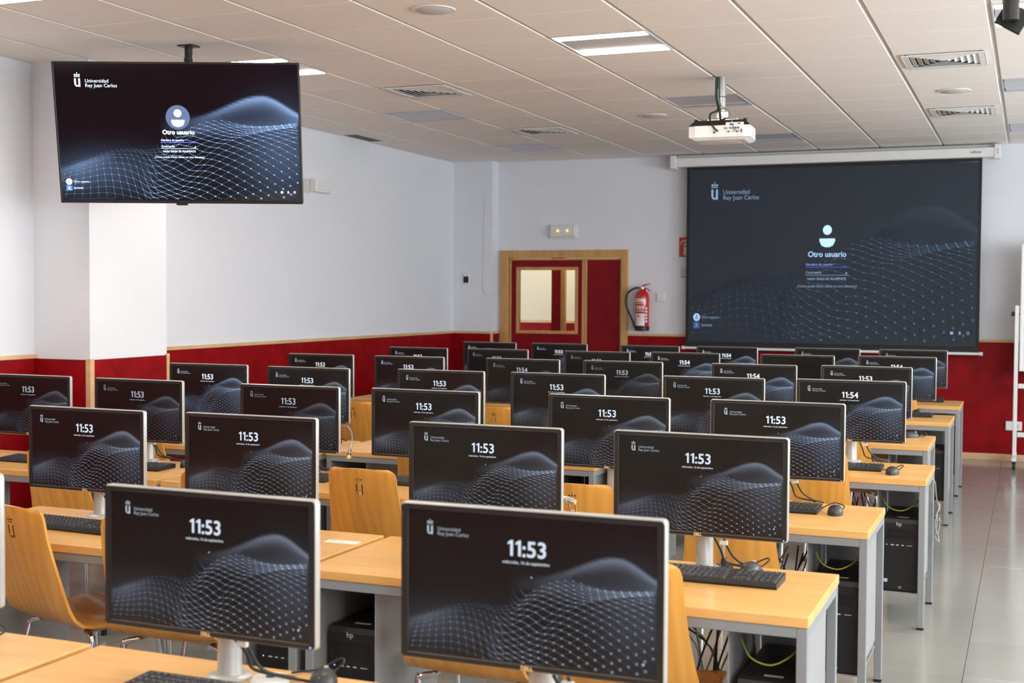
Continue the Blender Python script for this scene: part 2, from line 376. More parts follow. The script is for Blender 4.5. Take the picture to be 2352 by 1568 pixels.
def lettering(kind):
    """everything written on the display, as separate flat prints: [(name, shape, colours)]"""
    W = lambda k: tuple(c*k for c in LW); out = []
    def piece(name, *items):
        m = MB(); cols = []
        for vf, c in items: put(m, cols, vf, c)
        out.append((name, m, cols))
    def shp(*polys):
        q = MB()
        for p in polys: q.flat(*p) if isinstance(p, tuple) else q.flat(p, 0)
        return q.v, q.f
    rect = lambda s0, s1, t0, t1: [(sx(s0), sz(t1)), (sx(s0), sz(t0)), (sx(s1), sz(t0)), (sx(s1), sz(t1))]
    piece('emblem', (logo_u(sx(.082), sz(.168), .060), W(.66)))
    piece('university_name', (text_geo('Universidad', .0205, sx(.125), sz(.137)), W(.52)), (text_geo('Rey Juan Carlos', .0205, sx(.125), sz(.170)), W(.52)))
    if kind in ('11:53', '11:54'):
        zb = sz(.270); ones = [[(sx(.492)+xo+a, zb+b) for a, b in [(.0105, 0), (.0105, .047), (0, .0425), (0, .0505), (.0135, .0600), (.0215, .0600), (.0215, 0)]] for xo in (-.0735, -.0415)]
        piece('clock_digits', (shp(*ones), W(.95)), (text_geo(kind[2:], .084, sx(.492)-.0165, sz(.270), 'LEFT', .018), W(.95)))
        piece('date_line', (text_geo('miércoles, 16 de septiembre', .0165, sx(.492), sz(.322), 'CENTER', .012), W(.85)))
        piece('status_icon', (shp(circ(sx(.952), sz(.905), .0045, 10)), W(.8)))
        piece('pointer', (shp(circ(sx(.515), sz(.405), .0030, 8)), W(.8)))
    else:
        body = [(sx(.5)+a, sz(.425)+b) for a, b in [(-.027, .012), (.027, .012), (.027, .004), (.020, -.010), (.008, -.0155), (-.008, -.0155), (-.020, -.010), (-.027, .004)]]
        piece('user_icon', (shp(circ(sx(.5), sz(.355), .0155, 24), body), W(1.6)))
        piece('user_title', (text_geo('Otro usuario', .025, sx(.5), sz(.508), 'CENTER', .014), W(1.2)))
        piece('name_field', (text_geo('Nombre de usuario', .0118, sx(.426), sz(.558)), W(.75)), (shp(rect(.425, .577, .566, .569)), (.12, .14, 1.1)))
        piece('password_field', (text_geo('Contraseña', .0118, sx(.426), sz(.604)), W(.75)), (shp(rect(.425, .577, .612, .614)), W(.7)), (shp(circ(sx(.568), sz(.600), .0028, 8)), W(.6)))
        piece('sign_in_line', (text_geo('Iniciar sesión en ALUMNOS', .0118, sx(.5), sz(.640), 'CENTER'), W(.8)))
        piece('help_line', (text_geo('¿Cómo puedo iniciar sesión en otro dominio?', .0112, sx(.5), sz(.682), 'CENTER'), W(.65)))
        piece('other_user_entry', (shp(circ(sx(.032), sz(.862), .0128, 20)), W(1.1)), (shp((circ(sx(.032), sz(.855), .0036, 10), -.0004), (rect(.026, .038, .865, .872), -.0004)), (.10, .16, .26)), (text_geo('Otro usuario', .0125, sx(.050), sz(.868)), W(.55)))
        piece('guest_entry', (shp(rect(.019, .044, .891, .929)), (.06, .12, .26)), (shp((circ(sx(.0315), sz(.904), .0034, 8), -.0004), ([(sx(.025), sz(.923)), (sx(.029), sz(.912)), (sx(.034), sz(.912)), (sx(.038), sz(.923)), (sx(.0315), sz(.916))], -.0004)), W(.5)), (text_geo('Invitado', .0125, sx(.050), sz(.915)), W(.6)))
        for k in range(3):
            cx = .922+.0265*k
            if k == 0: g = shp([(sx(cx)-.005, sz(.940)), (sx(cx)-.005, sz(.925)), (sx(cx)+.005, sz(.925)), (sx(cx)+.005, sz(.940))])
            elif k == 1: g = shp(circ(sx(cx), sz(.928), .003, 8), [(sx(cx)-.005, sz(.940)), (sx(cx)-.002, sz(.934)), (sx(cx)+.002, sz(.934)), (sx(cx)+.005, sz(.940))])
            else:
                o_ = circ(sx(cx), sz(.932), .0048, 14); i_ = circ(sx(cx), sz(.932), .0032, 14); g = shp(*[[o_[a], o_[(a+1) % 14], i_[(a+1) % 14], i_[a]] for a in range(14)])
            piece('status_icon', (g, W(.7)))
    return out
def halo_geo():
    m = MB(); m.flat(circ(sx(.5), sz(.385), .050, 32), 0); return m, [(.055, .075, .13)]*32

# ------------------------------------------------------------------ the room
def wallbox(name, b, mat=WALL): return struct(box_obj(name, mat, None, b))
T = .14
# floor: joint bed with tiles
FX0, FX1, FY0, FY1 = XL, XR, YB, YF
floor = struct(box_obj('floor', GROUT, None, (FX0, FX1, FY0, FY1, -.12, -.004)))
GX, GY = -.239, 6.238
def clip_tiles(gx, gy, x0, x1, y0, y1):
    i0 = math.floor((x0-gx)/.6); i1 = math.ceil((x1-gx)/.6); j0 = math.floor((y0-gy)/.6); j1 = math.ceil((y1-gy)/.6)
    for i in range(i0, i1):
        for j in range(j0, j1):
            a, b = max(gx+.6*i, x0), min(gx+.6*i+.6, x1); c, d = max(gy+.6*j, y0), min(gy+.6*j+.6, y1)
            if b-a > .03 and d-c > .03: yield i, j, a, b, c, d
far = MB()
for i, j, a, b, c, d in clip_tiles(GX, GY, FX0, FX1, FY0, FY1):
    cx, cy = (a+b)/2, (c+d)/2
    if cy > 1.2 and cx < .5 and cx > -6.2 and (cx > -.62*cy-1.2):
        w, h = round(b-a, 3), round(d-c, 3)
        me = cached(('ft', w, h), lambda: MB().bbox(-w/2+.0016, w/2-.0016, -h/2+.0016, h/2-.0016, -.012, 0, b=.0012).mesh('floor_tile', FLOORT))
        obj('floor_tile', me, floor, (cx, cy, 0))
    else: far.box(a+.0016, b-.0016, c+.0016, d-.0016, -.012, 0)
ft = obj('floor_tiling', far.mesh('floor_tiling', FLOORT), floor); ft['kind'] = 'stuff'
# ceiling: dark-backed grid with tiles and rails
CGX, CGY = -.234, -.199
ceil = struct(box_obj('ceiling', DARKG, None, (XL-T, XR+T, YB-T, YF+T, HC+.03, HC+.12)))
LCELL = {}   # cells taken by luminaires and diffusers
for cxx in (-5.034, -2.634, -.234, 2.166):
    for cyy in (-.199+.6*k for k in (-4, 0, 4, 8, 12, 16, 20)): LCELL[(round((cxx-CGX)/.6), round((cyy-CGY)/.6))] = 'lamp'
for c in ((-4.134, 8.5), (-4.134, 10.9), (-.534, 8.5), (-.534, 10.9)): LCELL[(math.floor((c[0]-CGX)/.6), math.floor((c[1]-CGY)/.6))] = 'air'
farc = MB()
for i, j, a, b, c, d in clip_tiles(CGX, CGY, XL, XR, YB, YF):
    if LCELL.get((i, j)) == 'lamp' or (i, j) == (-10, 18): continue
    cx, cy = (a+b)/2, (c+d)/2; w, h = round(b-a, 3), round(d-c, 3)
    if cy > 4.2 and cx < .5:
        if LCELL.get((i, j)) == 'air':
            m = MB()
            for q in ((-.289, .289, -.298, -.235), (-.289, .289, .235, .298), (-.289, -.235, -.235, .235), (.235, .289, -.235, .235)): m.box(*q, 0, .015)
            me = m.mesh('ceiling_tile', CEIL)
        else:
            me = cached(('ct', w, h), lambda: MB().bbox(-w/2+.011, w/2-.011, -h/2+.002, h/2-.002, 0, .018, b=.004).mesh('ceiling_tile', CEIL))
        obj('ceiling_tile', me, ceil, (cx, cy, HC))
    else: farc.box(a+.011, b-.011, c+.002, d-.002, HC, HC+.018)
o = obj('ceiling_tiling', farc.mesh('ceiling_tiling', CEIL), ceil); o['kind'] = 'stuff'
i = math.floor((XL-CGX)/.6)
while CGX+.6*i < XR:
    x = CGX+.6*i
    if x > XL+.02: box_obj('ceiling_rail', CEILR, ceil, (x-.0125, x+.0125, YB, YF, HC+.006, HC+.03))
    i += 1
j = math.floor((YB-CGY)/.6)+1
while CGY+.6*j < YF:
    y = CGY+.6*j; box_obj('ceiling_rail', CEILR, ceil, (XL, XR, y-.012, y+.012, HC+.010, HC+.029)); j += 1
# walls
wl = wallbox('wall_left', (XL-T, XL, YB, YF+T, 0, HC+.1))
PX, PY0, PY1 = -5.624, 6.606, 7.395
pil = wallbox('wall_pillar', (XL, PX, PY0, PY1, 0, HC+.004))
pcn = wallbox('wall_corner_pilaster', (XL, -5.605, 13.18, YF, 0, HC+.004))
DX0, DX1, DZ = -5.569, -4.067, 2.09
m = MB(); m.box(XL, DX0, YF, YF+T, 0, HC+.1); m.box(DX0, DX1, YF, YF+T, DZ, HC+.1); m.box(DX1, XR+T, YF, YF+T, 0, HC+.1)
wf = struct(obj('wall_front', m.mesh('wall_front', WALL)))
wb = wallbox('wall_back', (XL-T, XR+T, YB-T, YB, 0, HC+.1))
m = MB(); ys = [YB]
for wy, k in WINS: ys += [wy-.85*(1 if k >= 1 else .65), wy+.85*(1 if k >= 1 else .65)]
ys.append(YF)
for k in range(0, len(ys), 2): m.box(XR, XR+T, ys[k], ys[k+1], 0, HC+.1)
for k in range(1, len(ys)-1, 2): m.box(XR, XR+T, ys[k], ys[k+1], 0, 1.1); m.box(XR, XR+T, ys[k], ys[k+1], 2.6, HC+.1)
wr = struct(obj('wall_right', m.mesh('wall_right', WALL)))
for k in range(1, len(ys)-1, 2):
    m = MB(); a, b = ys[k], ys[k+1]
    for q in ((a, a+.05, 1.1, 2.6), (b-.05, b, 1.1, 2.6), (a, b, 1.1, 1.15), (a, b, 2.55, 2.6), ((a+b)/2-.03, (a+b)/2+.03, 1.1, 2.6)): m.box(XR-.01, XR+.05, q[0], q[1], q[2], q[3])
    struct(obj('window_%d' % ((k+1)//2), m.mesh('window', WHITEP)))
# red dado boards, beech rail and baseboard as pieces of their walls
DT = 1.155; RT = 1.183
def dado_y(wall, x, y0, y1, face, joints=(), rail=True, x_t=.014):
    """boards on a wall whose plane is x; face +1 looks to +x"""
    e = [y0]+[j for j in joints if y0 < j < y1]+[y1]
    for a, b in zip(e, e[1:]):
        xa, xb = (x, x+x_t) if face > 0 else (x-x_t, x)
        box_obj('dado_board', RED, wall, (xa, xb, a+.0015, b-.0015, .065, DT), .0015)
    if rail:
        rj = [y0]+[j+.45 for j in joints if y0 < j+.45 < y1]+[y1]
        for a, b in zip(rj, rj[1:]):
            xa, xb = (x, x+.024) if face > 0 else (x-.024, x)
            box_obj('dado_rail', TRIM, wall, (xa, xb, a+.0008, b-.0008, DT, RT), .003)
def dado_x(wall, y, x0, x1, joints=(), rail=True):
    e = [x0]+[j for j in joints if x0 < j < x1]+[x1]
    for a, b in zip(e, e[1:]): box_obj('dado_board', RED, wall, (a+.0015, b-.0015, y-.014, y, .065, DT), .0015)
    if rail:
        for a, b in zip(e, e[1:]): box_obj('dado_rail', TRIM, wall, (a+.0008, b-.0008, y-.024, y, DT, RT), .003)
dado_y(wl, XL, YB, PY0, 1, (-.1, 2.34, 4.78)); dado_y(wl, XL, PY1, 13.18, 1, (9.867, 12.3))
dado_x(pil, PY0, XL+.015, PX, (), False); dado_y(pil, PX, PY0, PY1, 1, (), False)
box_obj('corner_strip', TRIM, pil, (PX-.022, PX+.018, PY0-.018, PY0+.022, 0, DT+.006), .002)
box_obj('corner_strip', TRIM, pil, (PX-.02, PX+.018, PY1-.02, PY1+.012, 0, DT+.012), .002)
dado_x(pcn, 13.18, XL+.015, -5.605); box_obj('corner_strip', TRIM, pcn, (-5.612, -5.588, 13.160, 13.182, 0, DT-.001), .002)
dado_y(pcn, -5.605, 13.19, YF, 1)
dado_x(wf, YF, DX1, XR, (-2.9, 1.98))
def base(name, b): return struct(box_obj(name, TRIM, None, b, .002))
base('baseboard_front', (DX1, XR, YF-.019, YF, 0, .064)); base('baseboard_left', (XL, XL+.019, PY1+.02, 13.15, 0, .064))
m = MB(); m.box(XL, XR, YB, YB+.014, .065, DT); obj('dado_board', m.mesh('dado_board', RED), wb)
box_obj('dado_rail', TRIM, wb, (XL, XR, YB, YB+.024, DT, RT), .003)

# corridor beyond the door
CY1 = YF+T+1.55
struct(box_obj('floor_corridor', FLOORT, None, (-8, -2.6, YF+T, CY1, -.12, 0))); struct(box_obj('ceiling_corridor', CEIL, None, (-8, -2.6, YF+T, CY1, 2.7, 2.8)))
cw = struct(box_obj('wall_corridor', CORRW, None, (-8, -2.6, CY1, CY1+.1, 0, 2.7)))
struct(box_obj('wall_corridor_end', CORRW, None, (-8.1, -8, YF+T, CY1, 0, 2.7))); struct(box_obj('wall_corridor_side', CORRW, None, (-2.6, -2.5, YF+T, CY1, 0, 2.7)))
box_obj('dado_board', RED, cw, (-8, -2.6, CY1-.014, CY1, .0, 1.245)); box_obj('dado_rail', TRIM, cw, (-8, -2.6, CY1-.024, CY1, 1.245, 1.275))
d2 = struct(obj('door_2', None)); box_obj('door_leaf', REDD, d2, (-5.27, -5.15, 14.2, 14.24, 0, 2.05)); box_obj('door_edge', DOORW, d2, (-5.15, -5.10, 14.19, 14.25, 0, 2.07))
d3 = struct(obj('door_3', None)); box_obj('door_jamb', DOORW, d3, (-6.12, -6.06, CY1-.06, CY1-.026, 0, 2.1)); box_obj('door_leaf', REDD, d3, (-6.4, -6.12, CY1-.05, CY1-.026, 0, 2.06))
area('corridor_light', (-4.9, YF+T+.75, 2.66), (0, 0, 0), 2.2, .4, CORR_E, (1.0, .86, .62))

# door in the front wall
door = struct(obj('door_1', None, None, (0, YF, 0)))
for b in ((DX0, DX0+.095, -.03, .10, 0, DZ), (DX1-.075, DX1, -.03, .10, 0, DZ), (DX0+.095, DX1-.075, -.03, .10, DZ-.085, DZ)): box_obj('door_frame', DOORW, door, b, .003)
lx0, lx1, px1 = DX0+.098, -4.575, DX1-.078
WX0, WX1, WZ0, WZ1 = -5.385, -4.650, 1.160, 1.905
m = MB()
for b in ((lx0+.025, WX0+.02, .02, 1.98), (WX1-.02, lx1-.03, .02, 1.98), (WX0+.02, WX1-.02, .02, WZ0+.02), (WX0+.02, WX1-.02, WZ1-.02, 1.98)): m.box(b[0], b[1], .015, .055, b[2], b[3])
leaf = obj('door_leaf', m.mesh('door_leaf', REDD), door)
for b in ((lx0, lx0+.025, .01, .06, .01, 2.0), (lx1-.03, lx1, .01, .06, .01, 2.0), (lx0+.025, lx1-.03, .01, .06, 1.98, 2.0)): box_obj('leaf_edge', DOORW, leaf, b, .002)
for b in ((WX0, WX1, .000, .06, WZ1-.034, WZ1), (WX0, WX1, .000, .06, WZ0, WZ0+.034), (WX0, WX0+.034, .000, .06, WZ0+.034, WZ1-.034), (WX1-.034, WX1, .000, .06, WZ0+.034, WZ1-.034)): box_obj('window_bead', DOORW, leaf, b, .003)
box_obj('window_pane', GLASS, leaf, (WX0+.03, WX1-.03, .030, .034, WZ0+.03, WZ1-.03))
sleaf = obj('side_leaf', MB().box(lx1+.03, px1-.02, .015, .055, .02, 1.98).mesh('side_leaf', REDD), door)
for b in ((lx1+.004, lx1+.03, .01, .06, .01, 2.0), (px1-.02, px1, .01, .06, .01, 2.0), (lx1+.03, px1-.02, .01, .06, 1.98, 2.0)): box_obj('leaf_edge', DOORW, sleaf, b, .002)
for hx in (lx0-.012, px1+.004):
    for hz in (.35, 1.10, 1.80): m = MB(); m.cyl((hx, -.012, hz-.045), (hx, -.012, hz+.045), .009); obj('hinge', m.mesh('hinge', METAL, True), door)
m = MB(); m.bbox(-4.78, -4.60, -.045, .014, 1.005, 1.045, b=.006); obj('push_bar', m.mesh('push_bar', METAL), leaf)

# ------------------------------------------------------------------ ceiling fittings
def luminaire(x, y, on, label):
    t = thing('ceiling_light', label, 'ceiling light', (x, y, HC), group='recessed two-strip ceiling lights')
    def fr():
        m = MB(); w = .289
        for b in ((-w, w, -.298, -.288), (-w, w, .288, .298), (-w, -.279, -.288, .288), (.279, w, -.288, .288)): m.box(*b, -.002, .02)
        return m.mesh('frame', LAMPB)
    obj('frame', cached('lumfr', fr), t)
    obj('tray', cached('lumtr', lambda: MB().bbox(-.275, .275, -.165, .165, .004, .03, b=.004).mesh('tray', LAMPB)), t)
    for s in (-1, 1):
        obj('diffuser_strip', cached(('lums', on), lambda: MB().bbox(-.272, .272, -.056, .056, .000, .02, b=.006).mesh('diffuser_strip', LAMPON if on else LAMPOFF)), t, (0, s*.227, 0))
ROWN = {4: 'first', 8: 'second', 12: 'third', 16: 'fourth', 20: 'fifth', 0: 'rear', -4: 'rearmost'}
for ix, cxx in enumerate((-5.034, -2.634, -.234, 2.166)):
    for k in (-4, 0, 4, 8, 12, 16, 20):
        y = -.199+.6*k+.3; on = k <= 12
        if ix == 3 and k > 12: continue
        if not on or k >= 8:
            pos = ['near the left wall', 'over the middle of the desks', 'over the right aisle', 'right of the right aisle'][ix]
            lb = ('lit' if on else 'unlit')+' recessed ceiling light '+pos+{8: ', nearest ceiling row', 12: ', in the front lit row', 16: ', middle ceiling row', 20: ', ceiling row closest to front wall'}[k]
        else: lb = 'lit recessed ceiling light %s, %s' % (['near the left wall', 'left of centre', 'over the right aisle', 'near the windows'][ix], {4: 'just beyond the top of the picture', 0: 'in the row above the camera', -4: 'in the rearmost row'}[k])
        luminaire(cxx+.3, y, on, lb)
def diffuser(x, y, label):
    t = thing('air_diffuser', label, 'air vent', (x, y, HC), group='square ceiling air diffusers')
    m = MB(); w = .243
    def ring(m, a, b, za, zb, th=.003):
        # sloped square ring from half size a (at za) to b (at zb)
        for q in range(4):
            M_ = Matrix.Rotation(q*math.pi/2, 4, 'Z')
            vs = [M_ @ Vector(p) for p in ((-a, -a, za), (a, -a, za), (b, -b, zb), (-b, -b, zb), (-a, -a, za+th), (a, -a, za+th), (b, -b, zb+th), (-b, -b, zb+th))]
            m.add(vs, [(0, 3, 2, 1), (4, 5, 6, 7), (0, 1, 5, 4), (1, 2, 6, 5), (2, 3, 7, 6), (3, 0, 4, 7)])
    def fr(): m = MB(); ring(m, .243, .243, -.012, -.012); ring(m, .245, .205, -.010, -.012, .004); return m.mesh('frame', WHITEP)
    obj('frame', cached('aifr', fr), t)
    for k in range(5):
        def lv(k=k): m = MB(); a = .205-.038*k; ring(m, a-.034, a-.001, -.010, .004, .002); return m.mesh('louvre', WHITEP)
        obj('louvre', cached(('lv', k), lv), t)
    obj('duct', cached('aid', lambda: MB().box(-.235, .235, -.235, .235, .026, .028).mesh('duct', DARKG)), t)
diffuser(-4.134, 8.501, 'square air diffuser between the television and the ceiling projector'); diffuser(-4.134, 10.901, 'square air diffuser in front of the far left unlit light')
diffuser(-.534, 8.501, 'larger-looking square air diffuser at upper right near the aisle'); diffuser(-.534, 10.901, 'smaller-looking square air diffuser above the projection screen')
def cspk(x, y, label):
    t = thing('ceiling_speaker', label, 'speaker', (x, y, HC), group='round ceiling speakers')
    obj('grille', cached('csg', lambda: MB().lathe([(.094, -.006), (.086, -.010), (.02, -.012)], 32).mesh('grille', GREYP, True)), t)
    obj('rim', cached('csr', lambda: MB().lathe([(.118, -.001), (.116, -.006), (.094, -.0065)], 32).mesh('rim', WHITEP, True)), t)
cspk(-2.935, 6.10, 'round flush ceiling speaker at the top centre, nearest one'); cspk(-2.935, 10.30, 'round flush ceiling speaker left of the hanging projector'); cspk(-.55, 9.80, 'round flush ceiling speaker between the two right air diffusers')
# open dark cut in the ceiling by the left wall
m = MB(); m.box(-6.079, -5.895, 10.602, 11.200, HC+.010, HC+.028); ob = obj('ceiling_opening', m.mesh('ceiling_opening', P('dark vent mesh', (.14, .13, .11), .8)), ceil)
obj('ceiling_tile', MB().box(-5.893, -5.645, 10.603, 11.199, HC, HC+.018).mesh('ceiling_tile', CEIL), ceil)

# ------------------------------------------------------------------ television on its ceiling pole
HAZE, HC_ = haze_mesh(False); LIN, LINC = lines_geo(.0021); LINT, LINTC = lines_geo(.0016)
def put_display(t, W, loc, rot, mat, kind, bright, fine=False, key=''):
    s = obj('screen', cached(('haze', key), lambda: HAZE.mesh('screen', mat, cols=HC_)), t, loc, rot, (W, W, W)); s.color = (*bright, 1)
    if kind is None: s.color = (0, 0, 0, 1); return s
    a = obj('wave_picture', cached(('lines', key), lambda: (LINT if fine else LIN).mesh('wave_picture', mat, cols=(LINTC if fine else LINC))), s, (0, -.0008/W, 0)); a.color = (*bright, 1); a['kind'] = 'stuff'
    kk_ = bright[1]*(.72 if key == 'mon' else 1)
    for i_, (nm, me) in enumerate(cached(('let', key, kind), lambda: [(n, m.mesh(n, mat, cols=c)) for n, m, c in lettering(kind)])):
        b = obj(nm, me, s, (0, -.0016/W, 0)); b.color = (kk_, kk_, kk_*1.03, 1)
    if kind == 'login':
        h = obj('user_disc', cached(('halo', key), lambda: (lambda q: q[0].mesh('user_disc', mat, cols=q[1]))(halo_geo())), s, (0, -.0012/W, 0)); h.color = (*bright, 1)
    return s
tv = thing('television', 'large black television showing a login page, hung from the ceiling', 'television', (-4.721, 6.329, 2.538))
tv.rotation_mode = 'XYZ'; TVY, TVP = R(22.554), R(10.984)
fw = Vector((-math.sin(TVY)*math.cos(TVP), math.cos(TVY)*math.cos(TVP), math.sin(TVP))); rt = Vector((math.cos(TVY), math.sin(TVY), 0)); up = rt.cross(fw)
TM = Matrix((rt, fw, up)).transposed().to_4x4(); TM.translation = Vector((-4.721, 6.329, 2.538)); tv.matrix_world = TM
W2, H2 = .726, .416
m = MB(); m.prism(rrect(-W2, W2, -H2, H2, .008), .002, .030); m.bbox(-.45, .45, .030, .062, -.30, .18, b=.01); obj('housing', m.mesh('housing', BLK), tv)
m = MB()
for b in ((-W2, W2, H2-.012, H2), (-W2, W2, -H2, -H2+.017), (-W2, -W2+.011, -H2+.017, H2-.012), (W2-.011, W2, -H2+.017, H2-.012)): m.bbox(b[0], b[1], -.004, .004, b[2], b[3], b=.0015)
obj('bezel', m.mesh('bezel', MBLK), tv)
m = MB(); m.bbox(-.035, .035, -.006, .012, -H2-.012, -H2+.004, b=.005); obj('sensor_tab', m.mesh('sensor_tab', BLK), tv)
put_display(tv, 1.430, (0, -.001, .0025), (0, 0, 0), SCRT, 'login', (1.5, 1.55, 1.65), True, 'tv')
TVi = TM.inverted()
m = MB(); pts = Vector((-4.748, 6.466, HC)); a = TVi @ pts
m.cyl(TVi @ Vector((-4.748, 6.466, 2.45)), a, .024, 16); m.cyl(TVi @ Vector((-4.748, 6.466, HC-.095)), TVi @ Vector((-4.748, 6.466, HC-.08)), .029, 16)
obj('ceiling_pole', m.mesh('ceiling_pole', BLK, True), tv)
m = MB(); m.box(-4.748-.05, -4.748+.05, 6.466-.045, 6.466+.045, HC-.008, HC); q = MB(); q.add([TVi @ Vector(v) for v in m.v], m.f); obj('ceiling_plate', q.mesh('ceiling_plate', BLK), tv)
m = MB(); m.box(-.2, .2, .062, .085, -.12, -.07); m.box(-.2, .2, .062, .085, .07, .12); m.box(-.05, .05, .06, .11, -.14, .14); obj('bracket', m.mesh('bracket', BLK), tv)
# bare black pole at the top right
t = thing('ceiling_pole', 'bare black ceiling pole with tilted bracket plate, top right corner', 'ceiling mount', (-.076, 4.21, HC))
m = MB(); m.cyl((0, 0, -.648), (0, 0, 0), .0245, 20); obj('pole', m.mesh('pole', BLK, True), t)
m = MB(); m.bbox(-.075, .075, -.075, .075, -.005, 0, b=.001); obj('ceiling_plate', m.mesh('ceiling_plate', BLK), t)
m = MB(); m.bbox(-.042, .042, -.005, .005, -.040, .040, b=.002); m.cyl((0, -.025, 0), (0, 0, 0), .018); obj('bracket_plate', m.mesh('bracket_plate', BLK), t, (.006, .034, -.634), (R(-14), R(30), R(8)))

# ------------------------------------------------------------------ projector
pj = thing('projector', 'white ceiling projector with black top and cables on a metal pole', 'projector', (-1.962, 8.60, 2.70), (0, 0, R(3)))
m = MB(); m.prism([(-.205, -.135), (-.205, .10), (-.16, .15), (.16, .15), (.205, .10), (.205, -.135), (.16, -.15), (-.16, -.15)], -.048, .028, 'z'); bm = bmesh.new()
obj('body', m.mesh('body', WHITEP), pj)
m = MB()
top = [(-.205, -.15), (-.205, .15), (.205, .15), (.205, -.15)]; tt = [(-.165, -.125), (-.165, .12), (.165, .12), (.165, -.125)]
m.add([(x, y, .028) for x, y in top]+[(x, y, .066) for x, y in tt], [(0, 3, 2, 1), (4, 5, 6, 7)]+[(i, (i+1) % 4, (i+1) % 4+4, i+4) for i in range(4)]); obj('top_cover', m.mesh('top_cover', BLK), pj)
m = MB(); m.add([(x*.98, y*.98, -.048) for x, y in top]+[(x*.8, y*.8, -.066) for x, y in top], [(0, 1, 2, 3), (7, 6, 5, 4)]+[(i, i+4, (i+1) % 4+4, (i+1) % 4) for i in range(4)]); obj('under_cover', m.mesh('under_cover', WHITEP), pj)
for fx in (-.165, .165, 0.02): m = MB(); m.cyl((fx, -.09, .060), (fx, -.09, .078), .013); obj('foot', m.mesh('foot', BLK, True), pj)
m = MB(); m.bbox(.045, .165, -.152, -.149, -.030, .046, b=.001); pp = obj('port_panel', m.mesh('port_panel', WHITEP), pj)
for k, (x, z, w, h, c) in enumerate([(.085, .032, .026, .010, BLUEC), (.135, .036, .014, .008, BLK), (.045, .008, .024, .012, RUBG), (.075, .008, .010, .010, BLUEC), (.093, .008, .010, .010, BLUEC), (.111, .008, .010, .010, BLK), (.129, .008, .014, .010, BLUEC), (.065, -.016, .014, .007, BLK), (.085, -.014, .008, .008, BRASS), (.100, -.014, .010, .006, GRNC), (.120, -.016, .008, .012, BLK), (.150, -.012, .006, .022, BLK), (-.03, -.018, .012, .012, BLK)]):
    m = MB(); m.bbox(x-w/2, x+w/2, -.157, -.149, z-h/2, z+h/2, b=.001); obj('port', m.mesh('port', c), pj)
for k in range(7): m = MB(); m.box(.204, .2065, -.09, .06, -.036+.008*k, -.032+.008*k); obj('vent_slot', m.mesh('vent_slot', GREYP), pj)
m = MB(); m.box(-.02, .11, -.04, .09, -.0675, -.066); obj('lamp_hatch', m.mesh('lamp_hatch', WHITEP), pj)
m = MB(); m.cyl((-.02, .07, .13), (-.02, .07, HC-2.70), .0265, 20); obj('pole', m.mesh('pole', METAL, True), pj)
m = MB(); m.bbox(-.05, .03, .03, .11, .100, .145, b=.003); m.bbox(-.11, .10, .02, .045, .084, .092, b=.001); m.bbox(-.11, .10, .10, .125, .084, .092, b=.001); m.bbox(-.03, .0, .0, .14, .09, .10, b=.001)
for a, b in ((-.10, .03), (.09, .03), (-.10, .11), (.09, .11)): m.cyl((a, b, .064), (a, b, .10), .005)
obj('mount_bracket', m.mesh('mount_bracket', METAL), pj)
for k, (pts, mt) in enumerate([([(-.055, .04, .382), (-.055, .035, .25), (-.04, .03, .16), (-.075, -.05, .12), (-.06, -.14, .06), (-.03, -.165, .01), (-.005, -.160, -.012)], RUB), ([(-.050, .05, .382), (-.047, .04, .24), (-.03, .02, .15), (-.02, 0, .10), (-.01, -.02, .07)], RUB), ([(-.045, .04, .30), (-.03, .03, .20), (.03, .0, .15), (.075, -.12, .08), (.105, -.162, .0), (.135, -.160, -.014)], RUBG), ([(-.04, .045, .382), (-.04, .04, .28), (-.028, .03, .18), (-.02, -.0, .10)], GRNC)]):
    m = MB(); m.tube(pts, .0065 if mt is RUB else (.0035 if mt is RUBG else .0022), 8); obj('cable', m.mesh('cable', mt, True), pj)
m = MB(); m.lathe([(.029, .245), (.029, .25)], 16, Matrix.Translation((-.02, .07, 0))); m.lathe([(.029, .163), (.029, .168)], 16, Matrix.Translation((-.02, .07, 0))); obj('cable_tie', m.mesh('cable_tie', RUB, True), pj)

# ------------------------------------------------------------------ projection screen
ps = thing('projection_screen', 'large pull-down projection screen with black border showing a login page', 'projection screen', (-1.932, YF-.12, 0))
CW = 1.463
ps_img_w, ps_img_h = 2.865, 1.80
nx, nz = 96, 60; m = MB(); cols = []
def wrinkle(x, z):
    return .006*math.sin(x*5.2+z*1.9+1.0)*math.exp(-((x+.95)/.5)**2)+.008*math.sin((x-.9)*6.0-z*3.6)*math.exp(-((x-.85)/.55)**2)+.004*math.sin(x*2.3-z*1.4)
